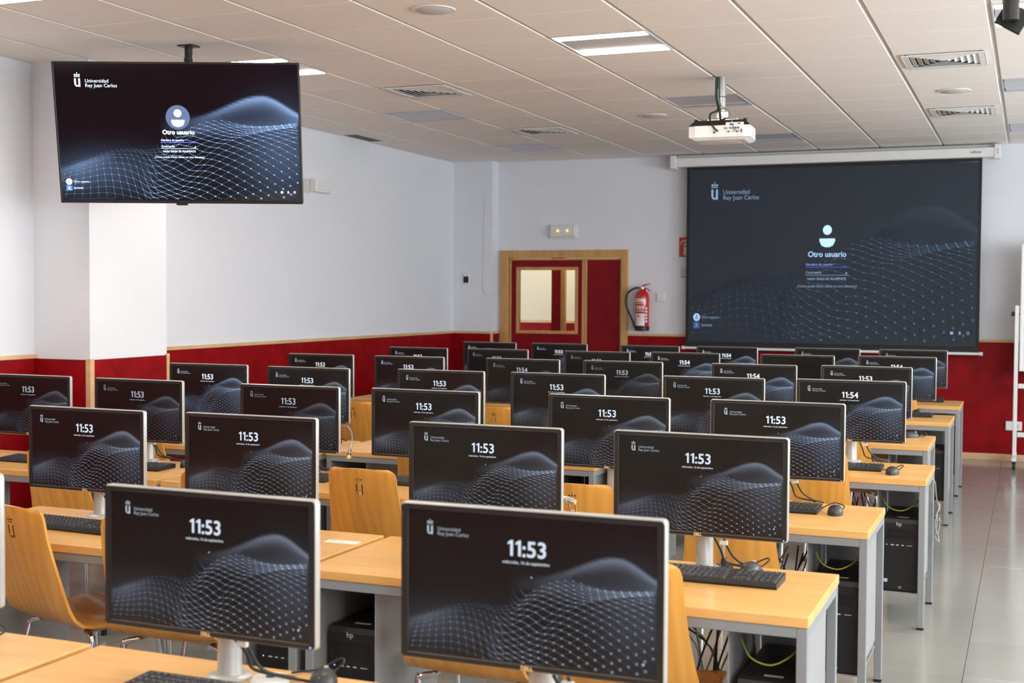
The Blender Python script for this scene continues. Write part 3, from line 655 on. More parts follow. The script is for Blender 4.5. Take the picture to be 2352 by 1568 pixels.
# cloth border (black) with real thickness, and the image field in front of it
m = MB()
for b in ((-CW, CW, 2.912, 2.96), (-CW, CW, 1.052, 1.108), (-CW, -CW+.032, 1.108, 2.912), (CW-.032, CW, 1.108, 2.912)): m.box(b[0], b[1], -.003, .003, b[2], b[3])
obj('border', m.mesh('border', P('screen border black', (.012, .012, .013), .7)), ps)
def proj_field():
    m = MB(); cols = []; nx, nz = 140, 84
    for j in range(nz+1):
        for i in range(nx+1):
            s = i/nx; t = j/nz; x = (s-.5); z = (.5-t)*ASP*1.116
            e = min(1, 8*min(s, 1-s, t, 1-t))
            m.v.append((x, wrinkle(x*ps_img_w, z*ps_img_w)*e/ps_img_w, z))
            rc = float(ridge(s)); d = t-rc
            g = (math.exp(-(d/.014)**2) if d < 0 else math.exp(-(d/.05)**1.2))*min(1, max(0, (s-.62)/.28))*.035
            cols.append(tuple(BLUE*g*.75+np.array([.0045, .0058, .0085])))
    for j in range(nz):
        for i in range(nx): a = j*(nx+1)+i; m.f.append((a, a+nx+1, a+nx+2, a+1))
    return m.mesh('screen', SCRP, True, cols)
psf = obj('screen', proj_field(), ps, (0, -.004, 2.010), (0, 0, 0), (ps_img_w,)*3); psf.color = (.55, .55, .55, 1)
a = obj('wave_picture', LIN.mesh('wave_picture', SCRP, cols=[tuple(x*.30 for x in c) for c in LINC]), psf, (0, -.0042, 0), (0, 0, 0), (1, 1, 1.10)); a.color = (.55, .55, .55, 1); a['kind'] = 'stuff'
for nm, g, cc in lettering('login'):
    b = obj(nm, g.mesh(nm, SCRP, cols=[(c[0]*.42, c[1]*.56, c[2]*.75) for c in cc]), psf, (0, -.0046, 0), (0, 0, 0), (1, 1, 1.10)); b.color = (.55, .55, .55, 1)
m = MB(); m.bbox(-1.59, 1.59, -.075, .045, 2.945, 3.040, b=.012, seg=2); obj('casing', m.mesh('casing', WHITEP), ps)
m = MB(); m.bbox(-1.57, 1.57, -.02, .05, 3.040, 3.072, b=.006); obj('casing_rail', m.mesh('casing_rail', GREYP), ps)
for s in (-1, 1): m = MB(); m.bbox(s*1.60-.03, s*1.60+.03, -.082, .06, 2.928, 3.066, b=.006); obj('end_cap', m.mesh('end_cap', WHITEP), ps)
m = MB(); m.cyl((-1.49, -.004, 1.043), (1.50, -.004, 1.043), .014, 12); obj('bottom_bar', m.mesh('bottom_bar', WHITEP, True), ps)
for s in (-1, 1): m = MB(); m.cyl((s*1.47, -.004, 1.043), (s*1.50, -.004, 1.043), .019, 12); obj('bar_end', m.mesh('bar_end', WHITEP, True), ps)
m = MB(); m.add(*text_geo('reflecta', .034, 1.35, 2.985, 'LEFT', .01, -.0765)); obj('maker_lettering', m.mesh('maker_lettering', INKK), ps)
for z in (2.985, 3.01): m = MB(); m.cyl((1.60, -.084, z), (1.60, -.082, z), .006, 10); obj('screw', m.mesh('screw', INKR), ps)

# ------------------------------------------------------------------ things on the walls
t = thing('fire_extinguisher', 'red fire extinguisher with black hose hanging beside the door', 'fire extinguisher', (-3.882, YF-.09, 1.215))
m = MB(); m.lathe([(.071, .045), (.075, .05), (.075, .36), (.068, .395), (.045, .425), (.028, .44), (.024, .45)], 28); obj('cylinder', m.mesh('cylinder', EXTR, True), t)
m = MB(); m.lathe([(.070, 0), (.078, .006), (.078, .048), (.074, .05)], 28); obj('foot_ring', m.mesh('foot_ring', BLK, True), t)
m = MB(); m.lathe([(.016, .44), (.018, .455), (.014, .475)], 14); m.bbox(-.03, .025, -.012, .012, .452, .470, b=.003); obj('valve', m.mesh('valve', METAL, True), t)
m = MB(); m.prism([(-.01, .462), (-.015, .474), (.02, .498), (.085, .508), (.088, .500), (.03, .484)], -.010, .010); obj('handle', m.mesh('handle', EXTR), t)
m = MB(); m.prism([(-.005, .458), (.03, .464), (.065, .452), (.092, .428), (.086, .424), (.058, .442), (.02, .452)], -.009, .009); obj('lever', m.mesh('lever', EXTR), t)
m = MB(); m.tube([(-.03, -.01, .462), (-.09, -.02, .452), (-.165, -.02, .39), (-.175, -.02, .28), (-.12, -.03, .15), (-.085, -.04, .09)], .011, 10); obj('hose', m.mesh('hose', RUB, True), t)
m = MB(); m.cyl((-.085, -.04, .095), (-.072, -.045, .03), .014, 12, .012); obj('nozzle', m.mesh('nozzle', BLK, True), t)
def wrap(m, x0, x1, z0, z1, r, n=8):
    a0, a1 = math.asin(x0/r), math.asin(x1/r); o = len(m.v)
    for k in range(n+1):
        a = a0+(a1-a0)*k/n; m.v += [(r*math.sin(a), -r*math.cos(a), z0), (r*math.sin(a), -r*math.cos(a), z1)]
    for k in range(n): m.f.append((o+2*k, o+2*k+2, o+2*k+3, o+2*k+1))
m = MB(); wrap(m, -.06, .045, .31, .345, .0757); wrap(m, -.058, .045, .055, .185, .0757); obj('label_white', m.mesh('label_white', PAPER), t)
m = MB()
for z0, z1, xa, xb in ((.290, .294, -.055, .05), (.262, .266, -.055, .05), (.236, .240, -.05, .045), (.226, .229, -.05, .045), (.212, .215, -.05, .045), (.205, .208, -.05, .045)): wrap(m, xa, xb, z0, z1, .0758)
for k in range(3): wrap(m, -.047+.033*k, -.026+.033*k, .243, .262, .0758, 3)
for k in range(5): wrap(m, .052, .066, .09+.035*k, .112+.035*k, .0758, 3)
obj('label_print', m.mesh('label_print', PAPER), t)
m = MB(); vf = text_geo('INERIA', .021, -.05, .3195, 'LEFT', .02)
m.add([(.0762*math.sin(a/.0762), -.0762*math.cos(a/.0762), c) for a, b, c in vf[0]], vf[1])
for k in range(4): wrap(m, -.05, .036, .165-.018*k, .168-.018*k, .0762)
wrap(m, -.03, -.012, .150, .172, .0763, 3)
obj('label_ink', m.mesh('label_ink', INKR), t)
m = MB(); m.bbox(-.03, .03, .06, .09, .30, .46, b=.003); obj('wall_hook', m.mesh('wall_hook', METAL), t)

t = thing('extinguisher_sign', 'red fire extinguisher sign partly hidden behind the projection screen', 'sign', (-3.40, YF, 2.112))
m = MB(); m.box(-.105, .105, -.004, 0, -.105, .105); obj('plate', m.mesh('plate', SIGNR), t)
m = MB(); m.prism(rrect(-.055, .03, -.09, .045, .02), -.0055, -.004); m.prism([(-.055, .06), (-.02, .085), (.02, .085), (.02, .07), (-.015, .068), (-.045, .048)], -.0055, -.004)
m.tube([(-.02, -.005, .078), (-.06, -.005, .07), (-.085, -.005, .04), (-.09, -.005, .02)], .004, 6); obj('pictogram', m.mesh('pictogram', LUM), t)
m = MB(); m.box(-.048, .02, -.0062, -.0055, .005, .018); obj('pictogram_band', m.mesh('pictogram_band', SIGNR), t)
t = thing('inspection_card', 'small pale card on the wall below the red extinguisher sign', 'card', (-3.44, YF, 1.84)); m = MB(); m.bbox(-.045, .03, -.004, 0, -.055, .055, b=.001); obj('card', m.mesh('card', GREYP), t); m = MB(); m.box(-.04, .025, -.005, -.004, -.05, -.044); obj('card_print', m.mesh('card_print', INKR), t)
t = thing('emergency_light', 'emergency light with two glowing amber bulbs above the door', 'emergency light', (-4.815, YF, 2.297))
m = MB(); m.bbox(-.165, .165, -.022, 0, -.078, .078, b=.008, seg=2); obj('backplate', m.mesh('backplate', WHITEP), t)
m = MB(); m.bbox(-.150, .148, -.052, -.02, -.064, .066, b=.014, seg=3); obj('cover', m.mesh('cover', FROST), t)
for x in (-.055, .055): m = MB(); m.lathe([(.003, -.002), (.012, 0), (.013, .004), (.006, .008)], 14, Matrix.Translation((x, -.0545, .006)) @ Matrix.Rotation(R(90), 4, 'X')); obj('bulb', m.mesh('bulb', ORL, True), t)
t = thing('light_switch', 'square white light switch right of the fire extinguisher', 'switch', (-3.70, YF, 1.573)); m = MB(); m.bbox(-.05, .05, -.010, 0, -.05, .05, b=.003); obj('plate', m.mesh('plate', WHITEP), t); m = MB(); m.bbox(-.04, .04, -.015, -.009, -.04, .04, b=.003); obj('rocker', m.mesh('rocker', WHITEP), t)
t = thing('thermostat', 'small white wall box with black insert left of the door', 'thermostat', (-5.915, 13.18, 1.775)); m = MB(); m.bbox(-.038, .038, -.012, 0, -.075, .060, b=.004); obj('backplate', m.mesh('backplate', WHITEP), t); m = MB(); m.bbox(-.030, .030, -.022, -.011, -.050, .022, b=.002); obj('insert', m.mesh('insert', BLK), t)
m = MB(); m.tube([(-5.70, 13.176, 2.66), (-5.705, 13.176, 2.2), (-5.712, 13.176, 1.72), (-5.70, 13.176, 1.62), (-5.66, 13.176, 1.585), (-5.61, 13.176, 1.58)], .0022, 6); tag(obj('wall_cable', m.mesh('wall_cable', GREYP, True)), 'thin pale cable running down the corner pilaster left of the door', 'cable')
t = thing('wall_speaker', 'small white louvred box on the left wall beside the television', 'wall box', (XL, 10.215, 2.573)); m = MB(); m.bbox(0, .075, -.15, .15, -.06, .06, b=.012, seg=2); obj('case', m.mesh('case', WHITEP), t)
for k in range(3): m = MB(); m.box(.0748, .077, -.12, .12, -.035+.03*k, -.030+.03*k); obj('groove', m.mesh('groove', GREYP), t)
m = MB(); m.box(0, .002, -.42, -.15, -.075, .055); obj('patch', m.mesh('patch', GREYP), t)
t = thing('wall_socket', 'white power socket low on the red wall behind the whiteboard stand', 'socket', (-.14, YF-.014, .345)); m = MB(); m.bbox(-.075, .075, -.030, 0, -.045, .045, b=.008, seg=2); obj('case', m.mesh('case', WHITEP), t); m = MB(); m.cyl((.03, -.034, 0), (.03, -.030, 0), .022, 20); obj('outlet', m.mesh('outlet', GREYP, True), t); m = MB(); m.cyl((.024, -.0355, 0), (.024, -.034, 0), .003, 8); m.cyl((.036, -.0355, 0), (.036, -.034, 0), .003, 8); obj('pin_hole', m.mesh('pin_hole', DARKG), t)
# rolling whiteboard, mostly outside the picture
t = thing('rolling_whiteboard', 'white board on a pale metal stand with castors at the right edge', 'whiteboard', (-.105, 12.95, 0))
m = MB(); m.bbox(.02, 1.95, -.012, .012, .915, 2.085, b=.003); obj('board', m.mesh('board', WHITEP), t)
m = MB()
for b in ((.005, .03, .90, 2.10), (1.945, 1.97, .90, 2.10), (.03, 1.945, .90, .92), (.03, 1.945, 2.08, 2.10)): m.bbox(b[0], b[1], -.018, .018, b[2], b[3], b=.005)
obj('board_frame', m.mesh('board_frame', WHITEP), t)
for x in (-.022, 1.99): m = MB(); m.bbox(x-.018, x+.018, -.014, .014, .10, 1.52, b=.004); obj('post', m.mesh('post', WHITEP), t)
for z in (.30, .76): m = MB(); m.bbox(0, 1.97, -.012, .012, z-.022, z+.022, b=.003); obj('crossbar', m.mesh('crossbar', WHITEP), t)
for x in (-.022, 1.99):
    m = MB(); m.bbox(x-.02, x+.02, -.28, .28, .075, .105, b=.004); obj('foot_beam', m.mesh('foot_beam', WHITEP), t)
    for y in (-.26, .26):
        m = MB(); m.cyl((x-.012, y, .034), (x+.012, y, .034), .034, 20); m.bbox(x-.018, x+.018, y-.015, y+.02, .05, .08, b=.003); obj('castor', m.mesh('castor', BLK, True), t)
m = MB(); m.cyl((-.07, 0, 1.44), (-.04, 0, 1.44), .022, 14); m.cyl((-.04, 0, 1.44), (.03, 0, 1.44), .008, 10); obj('clamp_knob', m.mesh('clamp_knob', BLK, True), t)

# ------------------------------------------------------------------ desks
ORD = ['', 'first', 'second', 'third', 'fourth', 'fifth', 'sixth', 'seventh']
DW, DD, DZT = 1.580, .595, .721
def desk(x1, y0, row, which):
    pos = ['at the right aisle', 'in the middle', 'nearest the left wall'][which]
    t = thing('desk', 'beech-topped desk on grey metal frame %s, %s desk row from the camera' % (pos, ORD[row]), 'desk', (x1, y0, 0), group='computer desks in rows')
    L = -DW
    def top(): return MB().bbox(L, 0, 0, DD, DZT-.030, DZT, b=.003, seg=2).mesh('tabletop', DESKW)
    obj('tabletop', cached('dtop', top), t)
    zt = DZT-.030
    leg = cached('dleg', lambda: MB().bbox(-.015, .015, -.015, .015, .008, zt, b=.002).mesh('leg', SILV)); ft = cached('dfoot', lambda: MB().bbox(-.016, .016, -.016, .016, 0, .012, b=.002).mesh('foot', BLK))
    for lx in (-.018, L+.018):
        for ly in (.018, DD-.018): q = obj('leg', leg, t, (lx, ly, 0)); obj('foot', ft, q)
    obj('front_rail', cached('dfr', lambda: MB().bbox(L+.033, -.033, .003, .033, zt-.030, zt, b=.002).mesh('front_rail', SILV)), t)
    obj('back_rail', cached('dbr', lambda: MB().bbox(L+.033, -.033, DD-.033, DD-.003, zt-.030, zt, b=.002).mesh('back_rail', SILV)), t)
    sr = cached('dsr', lambda: MB().bbox(-.033, -.003, .033, DD-.033, zt-.030, zt, b=.002).mesh('side_rail', SILV))
    obj('side_rail', sr, t); obj('side_rail', sr, t, (L+.036, 0, 0))
    op = cached('dop', lambda: MB().box(-.024, -.020, .034, .46, .20, zt-.032).mesh('side_panel', SHEET))
    ip = cached('dip', lambda: MB().box(-.004, 0, .05, .50, .165, zt-.001).mesh('bay_panel', SHEET)); fl = cached('dfl', lambda: MB().box(-.20, 0, .05, .50, .160, .166).mesh('bay_floor', SHEET))
    obj('side_panel', op, t); obj('bay_panel', ip, t, (-.226, 0, 0)); obj('bay_floor', fl, t, (-.024, 0, 0))
    bb = cached('dbb', lambda: MB().box(-.198, -.002, .496, .500, .30, zt-.001).mesh('bay_back', SHEET)); obj('bay_back', bb, t, (-.024, 0, 0)); obj('bay_back', bb, t, (L+.226, 0, 0))
    obj('side_panel', op, t, (L+.044, 0, 0)); obj('bay_panel', ip, t, (L+.232, 0, 0)); obj('bay_floor', fl, t, (L+.226, 0, 0))
    obj('cable_tray', cached('dct', lambda: MB().box(L+.26, -.26, DD-.11, DD-.04, .575, .579).box(L+.26, -.26, DD-.112, DD-.108, .575, .625).mesh('cable_tray', SHEET)), t)
    return t
AX = {1: -.535, 2: -.543, 3: -.544, 4: -.448, 5: -.542, 6: -.510, 7: -.515}
AY = {1: 1.920, 2: 3.480, 3: 4.855, 4: 6.345, 5: 7.815, 6: 9.341, 7: 10.768}
PITCH = 1.607
def desk_front(row, which):
    y = AY[row]
    if row == 4: y = (6.345, 6.19, 6.05)[which]
    return y
for row in range(1, 8):
    for which in range(3):
        if row <= 2 and which == 2: continue
        desk(AX[row]-PITCH*which, desk_front(row, which), row, which)

# ------------------------------------------------------------------ monitors
MW, MH = .560, .322
def cable_mesh(key, pts, r=.0032, mat=None): return cached(('cab', key), lambda: MB().tube(pts, r, 8).mesh('cable', mat or RUB, True))
def monitor(row, colm, x, y, ztop, kind, br):
    lab = ('switched-off black monitor' if kind is None else 'silver-edged monitor reading %s' % kind)+', %s from the right aisle, %s desk row from camera' % (ORD[colm], ORD[row])
    rz = R(random.uniform(-1.2, 1.2)); t = thing('monitor', lab, 'monitor', (x, y, DZT), (0, 0, rz), 'computer monitors on the desks')
    zc = ztop-DZT-MH/2
    def house():
        m = MB(); a = rrect(-MW/2, MW/2, -MH/2, MH/2, .010, 4); b = rrect(-MW/2+.003, MW/2-.003, -MH/2+.003, MH/2-.003, .0085, 4); c = rrect(-MW/2+.012, MW/2-.012, -MH/2+.012, MH/2-.012, .012, 4); n = len(a)
        for pts, yy in ((b, .003), (a, .006), (a, .018), (c, .032)): m.v += [(p[0], yy, p[1]) for p in pts]
        for j in range(3):
            for i in range(n): m.f.append((j*n+i, j*n+(i+1) % n, (j+1)*n+(i+1) % n, (j+1)*n+i))
        m.f.append(tuple(range(n-1, -1, -1))); m.f.append(tuple(3*n+i for i in range(n)))
        m.f = [tuple(reversed(f)) for f in m.f]
        return m.mesh('housing', MSILV, True)
    h = obj('housing', cached('mh', house), t, (0, 0, zc))
    def bez():
        m = MB(); o = rrect(-MW/2+.003, MW/2-.003, -MH/2+.003, MH/2-.003, .0085, 4); sw, sh = .2625, .1477; zc_ = .001; n = len(o)
        i1 = [(max(-sw-.001, min(sw+.001, p[0]*2)), max(-sh-.001, min(sh+.001, p[1]*2))) for p in o]
        for pts, yy in ((o, .004), (o, -.0004), (i1, -.0004), (i1, .004)): m.v += [(p[0], yy, p[1]) for p in pts]
        for j in range(3):
            for i in range(n): m.f.append((j*n+i, (j+1)*n+i, (j+1)*n+(i+1) % n, j*n+(i+1) % n))
        m.f = [tuple(reversed(f)) for f in m.f]
        return m.mesh('bezel', MBLK)
    obj('bezel', cached('mb', bez), t, (0, -.0005, zc))
    put_display(t, .525, (0, .0024, zc), (0, 0, 0), SCRM, kind, br, False, 'mon')
    obj('brand_lettering', cached('dell', lambda: MB().add(*text_geo('DELL', .0115, 0, -.1572, 'CENTER', .035)).mesh('brand_lettering', BRASS)), t, (0, -.0016, zc))
    obj('power_light', cached('mled', lambda: MB().flat(circ(.268, -.1535, .0024, 10), 0).mesh('power_light', BLUEL)), t, (0, -.0016, zc))
    obj('stand_post', cached('mpost', lambda: MB().lathe([(.030, .0), (.028, .012), (.026, .20), (.026, .31)], 18).mesh('stand_post', MSILV, True)), t, (0, .088, 0))
    obj('stand_head', cached('mhd', lambda: MB().bbox(-.05, .05, .034, .075, -.05, .05, b=.006).mesh('stand_head', MSILV)), t, (0, 0, zc))
    obj('stand_base', cached('mbase', lambda: MB().lathe([(.052, 0), (.052, .004), (.046, .008), (.030, .010)], 24).mesh('stand_base', MSILV, True)), t, (0, .088, 0))
    if row <= 5:
        v = (row*3+colm) % 3
        obj('cable', cable_mesh(('m1', v), [(.045, .03, .115), (.050+.01*v, .05, .075), (.075, .075, .03), (.11+.02*v, .11, .012), (.15, .12, .006)], .0038), t)
        obj('cable', cable_mesh(('m2', v), [(.075, .032, .115), (.085, .04, .085), (.105, .06, .055-.008*v), (.14, .085, .02), (.16+.02*v, .115, .006)], .0038), t)
        obj('cable_plug', cached('mplug', lambda: MB().bbox(.062, .088, .024, .036, .092, .106, b=.002).mesh('cable_plug', WHITEP)), t)
    return t
d_, n_, b_ = (.42, .33, .26), (.78, .62, .50), (.92, .82, .74)
MON = [(1,3,-2.535,2.33,1.160,'11:53',n_),(1,2,-1.67,2.33,1.155,'11:53',n_),(1,1,-.911,2.33,1.167,'11:53',n_),
(2,4,-3.348,3.9,1.149,'11:53',n_),(2,3,-2.608,3.9,1.152,'11:53',n_),(2,2,-1.686,3.9,1.157,'11:53',n_),(2,1,-.954,3.9,1.161,'11:53',n_),
(3,6,-4.95,5.33,1.150,'11:53',d_),(3,5,-4.235,5.33,1.148,'11:53',d_),(3,4,-3.336,5.33,1.146,'11:53',d_),(3,3,-2.605,5.33,1.148,'11:53',n_),(3,2,-1.712,5.33,1.152,'11:53',n_),(3,1,-.976,5.33,1.154,'11:53',b_),
(4,6,-4.627,6.48,1.162,'11:53',b_),(4,5,-3.927,6.48,1.16,'11:53',n_),(4,4,-3.164,6.68,1.154,'11:53',n_),(4,3,-2.443,6.68,1.156,'11:53',n_),(4,2,-1.598,6.84,1.151,'11:53',n_),(4,1,-.869,6.84,1.156,'11:54',b_),
(5,6,-4.919,8.3,1.141,'11:53',n_),(5,5,-4.183,8.3,1.142,'11:53',n_),(5,4,-3.296,8.3,1.145,'11:54',d_),(5,3,-2.564,8.3,1.147,'11:53',d_),(5,2,-1.672,8.3,1.149,'11:54',b_),(5,1,-.96,8.3,1.154,'11:53',b_),
(6,6,-4.879,9.86,1.136,'11:53',n_),(6,5,-4.143,9.86,1.138,'11:53',d_),(6,4,-3.264,9.86,1.137,'11:53',d_),(6,3,-2.532,9.86,1.144,'11:54',b_),(6,2,-1.654,9.86,1.146,None,n_),(6,1,-.919,9.86,1.151,'11:54',b_),
(7,6,-4.855,11.36,1.134,'11:53',n_),(7,5,-4.137,11.36,1.135,'11:53',n_),(7,4,-3.248,11.36,1.132,'11:53',b_),(7,3,-2.533,11.36,1.137,'11:54',b_),(7,2,-1.646,11.36,1.142,'11:54',n_),(7,1,-.929,11.36,1.144,'11:54',n_)]
for a in MON: monitor(*a)

# ------------------------------------------------------------------ keyboards and mice
def kb_keys():
    m = MB(); rows = 6; pit_ = .0178
    lay = [(-.205, 15), (.083, 3), (.146, 4)]
    for r_ in range(rows):
        y = .060-.0215*r_; zz = .0165+.004*(1-r_/5.0)
        for x0, n in lay:
            k = 0
            while k < n:
                w = 1
                if x0 < -.1 and r_ == 5 and k == 4: w = 6
                if x0 < -.1 and r_ in (3, 4) and k in (0, 13): w = 2
                if x0 > 0.07 and x0 < .1 and r_ in (3,): k += 1; continue
                if x0 < -.1 and k+w > n: w = n-k
                m.add(*(lambda q: (q.v, q.f))(MB().add([(x0+pit_*k+.001, y-.016, zz), (x0+pit_*(k+w)-.002, y-.016, zz), (x0+pit_*(k+w)-.002, y, zz+.001), (x0+pit_*k+.001, y, zz+.001), (x0+pit_*k+.003, y-.014, zz+.005), (x0+pit_*(k+w)-.004, y-.014, zz+.005), (x0+pit_*(k+w)-.004, y-.002, zz+.006), (x0+pit_*k+.003, y-.002, zz+.006)], [(4,5,6,7),(0,1,5,4),(1,2,6,5),(2,3,7,6),(3,0,4,7)])))
                k += w
    return m.mesh('keys', KEYM)
def kb_print():
    m = MB(); rr = random.Random(3)
    for r_ in range(6):
        for x0, n in ((-.205, 15), (.083, 3), (.146, 4)):
            for k in range(n):
                if rr.random() < .25: continue
                x = x0+.0178*k+.005; y = .060-.0215*r_-.008; z = .0165+.004*(1-r_/5.0)+.0063
                m.add([(x, y, z), (x+.004, y, z), (x+.004, y+.003, z), (x, y+.003, z)], [(0, 1, 2, 3)])
    return m.mesh('key_print', LETG)
def keyboard(row, colm, x, y, rz, label=None):
    t = thing('keyboard', label or 'black keyboard under the monitor %s from the right aisle, %s desk row' % (ORD[colm], ORD[row]), 'keyboard', (x, y, DZT), (0, 0, R(rz)), 'black keyboards on the desks')
    def body():
        m = MB(); m.prism([(-.075, 0), (-.078, .008), (-.075, .0165), (.076, .0215), (.079, .015), (.077, 0)], -.221, .221, 'x'); return m.mesh('body', BLK)
    obj('body', cached('kbb', body), t); k = obj('keys', cached('kbk', kb_keys), t); k['kind'] = 'stuff'
    p = obj('key_print', cached('kbp', kb_print), t); p['kind'] = 'stuff'
def mouse(row, colm, x, y, rz, where):
    t = thing('mouse', 'black computer mouse %s, %s desk row' % (where, ORD[row]), 'mouse', (x, y, DZT), (0, 0, R(rz)), 'black mice on the desks')
    def body():
        m = MB(); nu, nv = 18, 7; 
        for j in range(nv+1):
            ph = (j/nv)*math.pi/2; zz = .038*math.sin(ph)**.9; k = math.cos(ph)**.55 if j < nv else 0.02
            for i in range(nu):
                a = 2*math.pi*i/nu; m.v.append((.031*k*math.cos(a)*(1-.08*math.sin(a)), .055*k*math.sin(a)+(-.006*math.sin(ph)), zz))
        for j in range(nv):
            for i in range(nu): m.f.append((j*nu+i, j*nu+(i+1) % nu, (j+1)*nu+(i+1) % nu, (j+1)*nu+i))
        m.f.append(tuple(range(nu-1, -1, -1))); m.f.append(tuple(nv*nu+i for i in range(nu)))
        return m.mesh('body', KEYM, True)
    obj('body', cached('moub', body), t)
    obj('wheel', cached('mouw', lambda: MB().cyl((-.004, .030, .030), (.004, .030, .030), .008, 12).mesh('wheel', LETG, True)), t)
    obj('cable', cable_mesh(('mou', (row+colm) % 2), [(0, .055, .010), (.01, .075, .012), (.03, .085, .03), (.02, .095, .035), (-.03, .09, .012), (-.09, .085, .004)] if (row+colm) % 2 else [(0, .054, .010), (.02, .072, .008), (.03, .09, .02), (-.01, .10, .03), (-.06, .09, .006)], .0025), t)
for row, colm, x, y, rz in [(1,2,-1.60,2.255,0),(1,1,-.90,2.26,2),(2,1,-.905,3.852,0),(2,4,-3.27,3.745,-3),(2,3,-2.56,3.83,0),(2,2,-1.62,3.84,0),(3,1,-1.0,5.23,0),(3,4,-3.22,5.17,0),(3,5,-4.15,5.15,3),(3,6,-4.70,5.14,0),(3,3,-2.56,5.24,0),(3,2,-1.66,5.24,0),(4,1,-.90,6.63,0),(4,5,-3.92,6.40,4),(4,4,-3.1,6.58,0),(4,3,-2.4,6.58,0),(4,2,-1.55,6.70,0),(5,1,-1.0,8.19,0),(6,1,-.875,9.76,0),(7,1,-.885,11.20,0),(5,5,-4.12,8.2,0),(5,3,-2.5,8.2,0)]:
    keyboard(row, colm, x, y, rz)
mouse(1, 2, -1.437, 2.44, 20, 'at the bottom edge beside the white disc'); mouse(2, 1, -.80, 3.965, -8, 'behind the keyboard at the right aisle'); mouse(3, 1, -.712, 5.20, 5, 'right of the keyboard near the aisle'); mouse(4, 1, -.618, 6.50, -8, 'right of the keyboard near the aisle')
mouse(5, 1, -.68, 8.25, -60, 'near the desk end at the aisle'); mouse(6, 1, -.775, 9.90, 10, 'behind the keyboard at the aisle'); mouse(3, 5, -3.90, 5.30, 0, 'fifth from the aisle, beside a chair'); mouse(4, 5, -3.955, 6.53, 40, 'fifth from the aisle, behind a keyboard'); mouse(1, 3, -2.395, 2.385, 10, 'at the bottom left corner of the picture')
t = thing('desk_grommet', 'flat white round cable disc on the nearest desk beside the mouse', 'cable disc', (-1.565, 2.425, DZT)); m = MB(); m.lathe([(.044, 0), (.046, .004), (.040, .010), (.014, .012)], 28); obj('disc', m.mesh('disc', WHITEP, True), t); m = MB(); m.lathe([(.012, .0115), (.011, .013)], 16); obj('hole', m.mesh('hole', INKK, True), t)
t = thing('paper_label', 'white paper label lying on the desk left of the nearest right monitor', 'paper', (-2.225, 3.905, DZT), (0, 0, R(2))); m = MB(); m.box(-.062, .062, -.022, .022, 0, .0008); obj('sheet', m.mesh('sheet', PAPER), t); m = MB(); m.box(-.012, .012, -.008, -.002, .0008, .0011); m.box(-.05, -.02, .004, .008, .0008, .0011); obj('print', m.mesh('print', INKR), t)

# ------------------------------------------------------------------ gooseneck microphones
def mic(x, y, pts, label):
    t = thing('gooseneck_microphone', label, 'microphone', (x, y, DZT), group='gooseneck microphones on the desks')
    m = MB(); m.lathe([(.030, 0), (.030, .006), (.012, .012), (.008, .03)], 18); obj('base', m.mesh('base', BLK, True), t)
    m = MB(); m.tube([(0, 0, .01)]+pts, .0042, 8); obj('gooseneck', m.mesh('gooseneck', METAL, True), t)
    a, b = Vector(pts[-2]), Vector(pts[-1]); d = (b-a).normalized(); c = b+d*.062
    m = MB(); m.cyl(b-d*.004, b+d*.03, .007, 12, .011); m.cyl(b+d*.03, c, .011, 14); obj('head', m.mesh('head', CHROME, True), t)
    m = MB(); m.cyl(c, c+d*.004, .0085, 12); m.cyl(b+d*.034, b+d*.038, .0116, 14); obj('ring', m.mesh('ring', BRASS), t)
mic(-3.24, 5.405, [(0, 0, .12), (.08, -.003, .205), (.19, -.012, .232), (.27, -.10, .195), (.325, -.22, .145)], 'silver gooseneck microphone curving over the third desk row')
mic(-1.62, 4.02, [(0, 0, .12), (.05, -.01, .19), (.12, -.03, .205), (.165, -.03, .196)], 'silver microphone tip right of the second monitor from the aisle, second row')
mic(-.90, 4.035, [(0, 0, .10), (.04, .01, .16), (.10, .01, .165), (.132, .01, .15)], 'silver microphone tip right of the aisle monitor, second row')

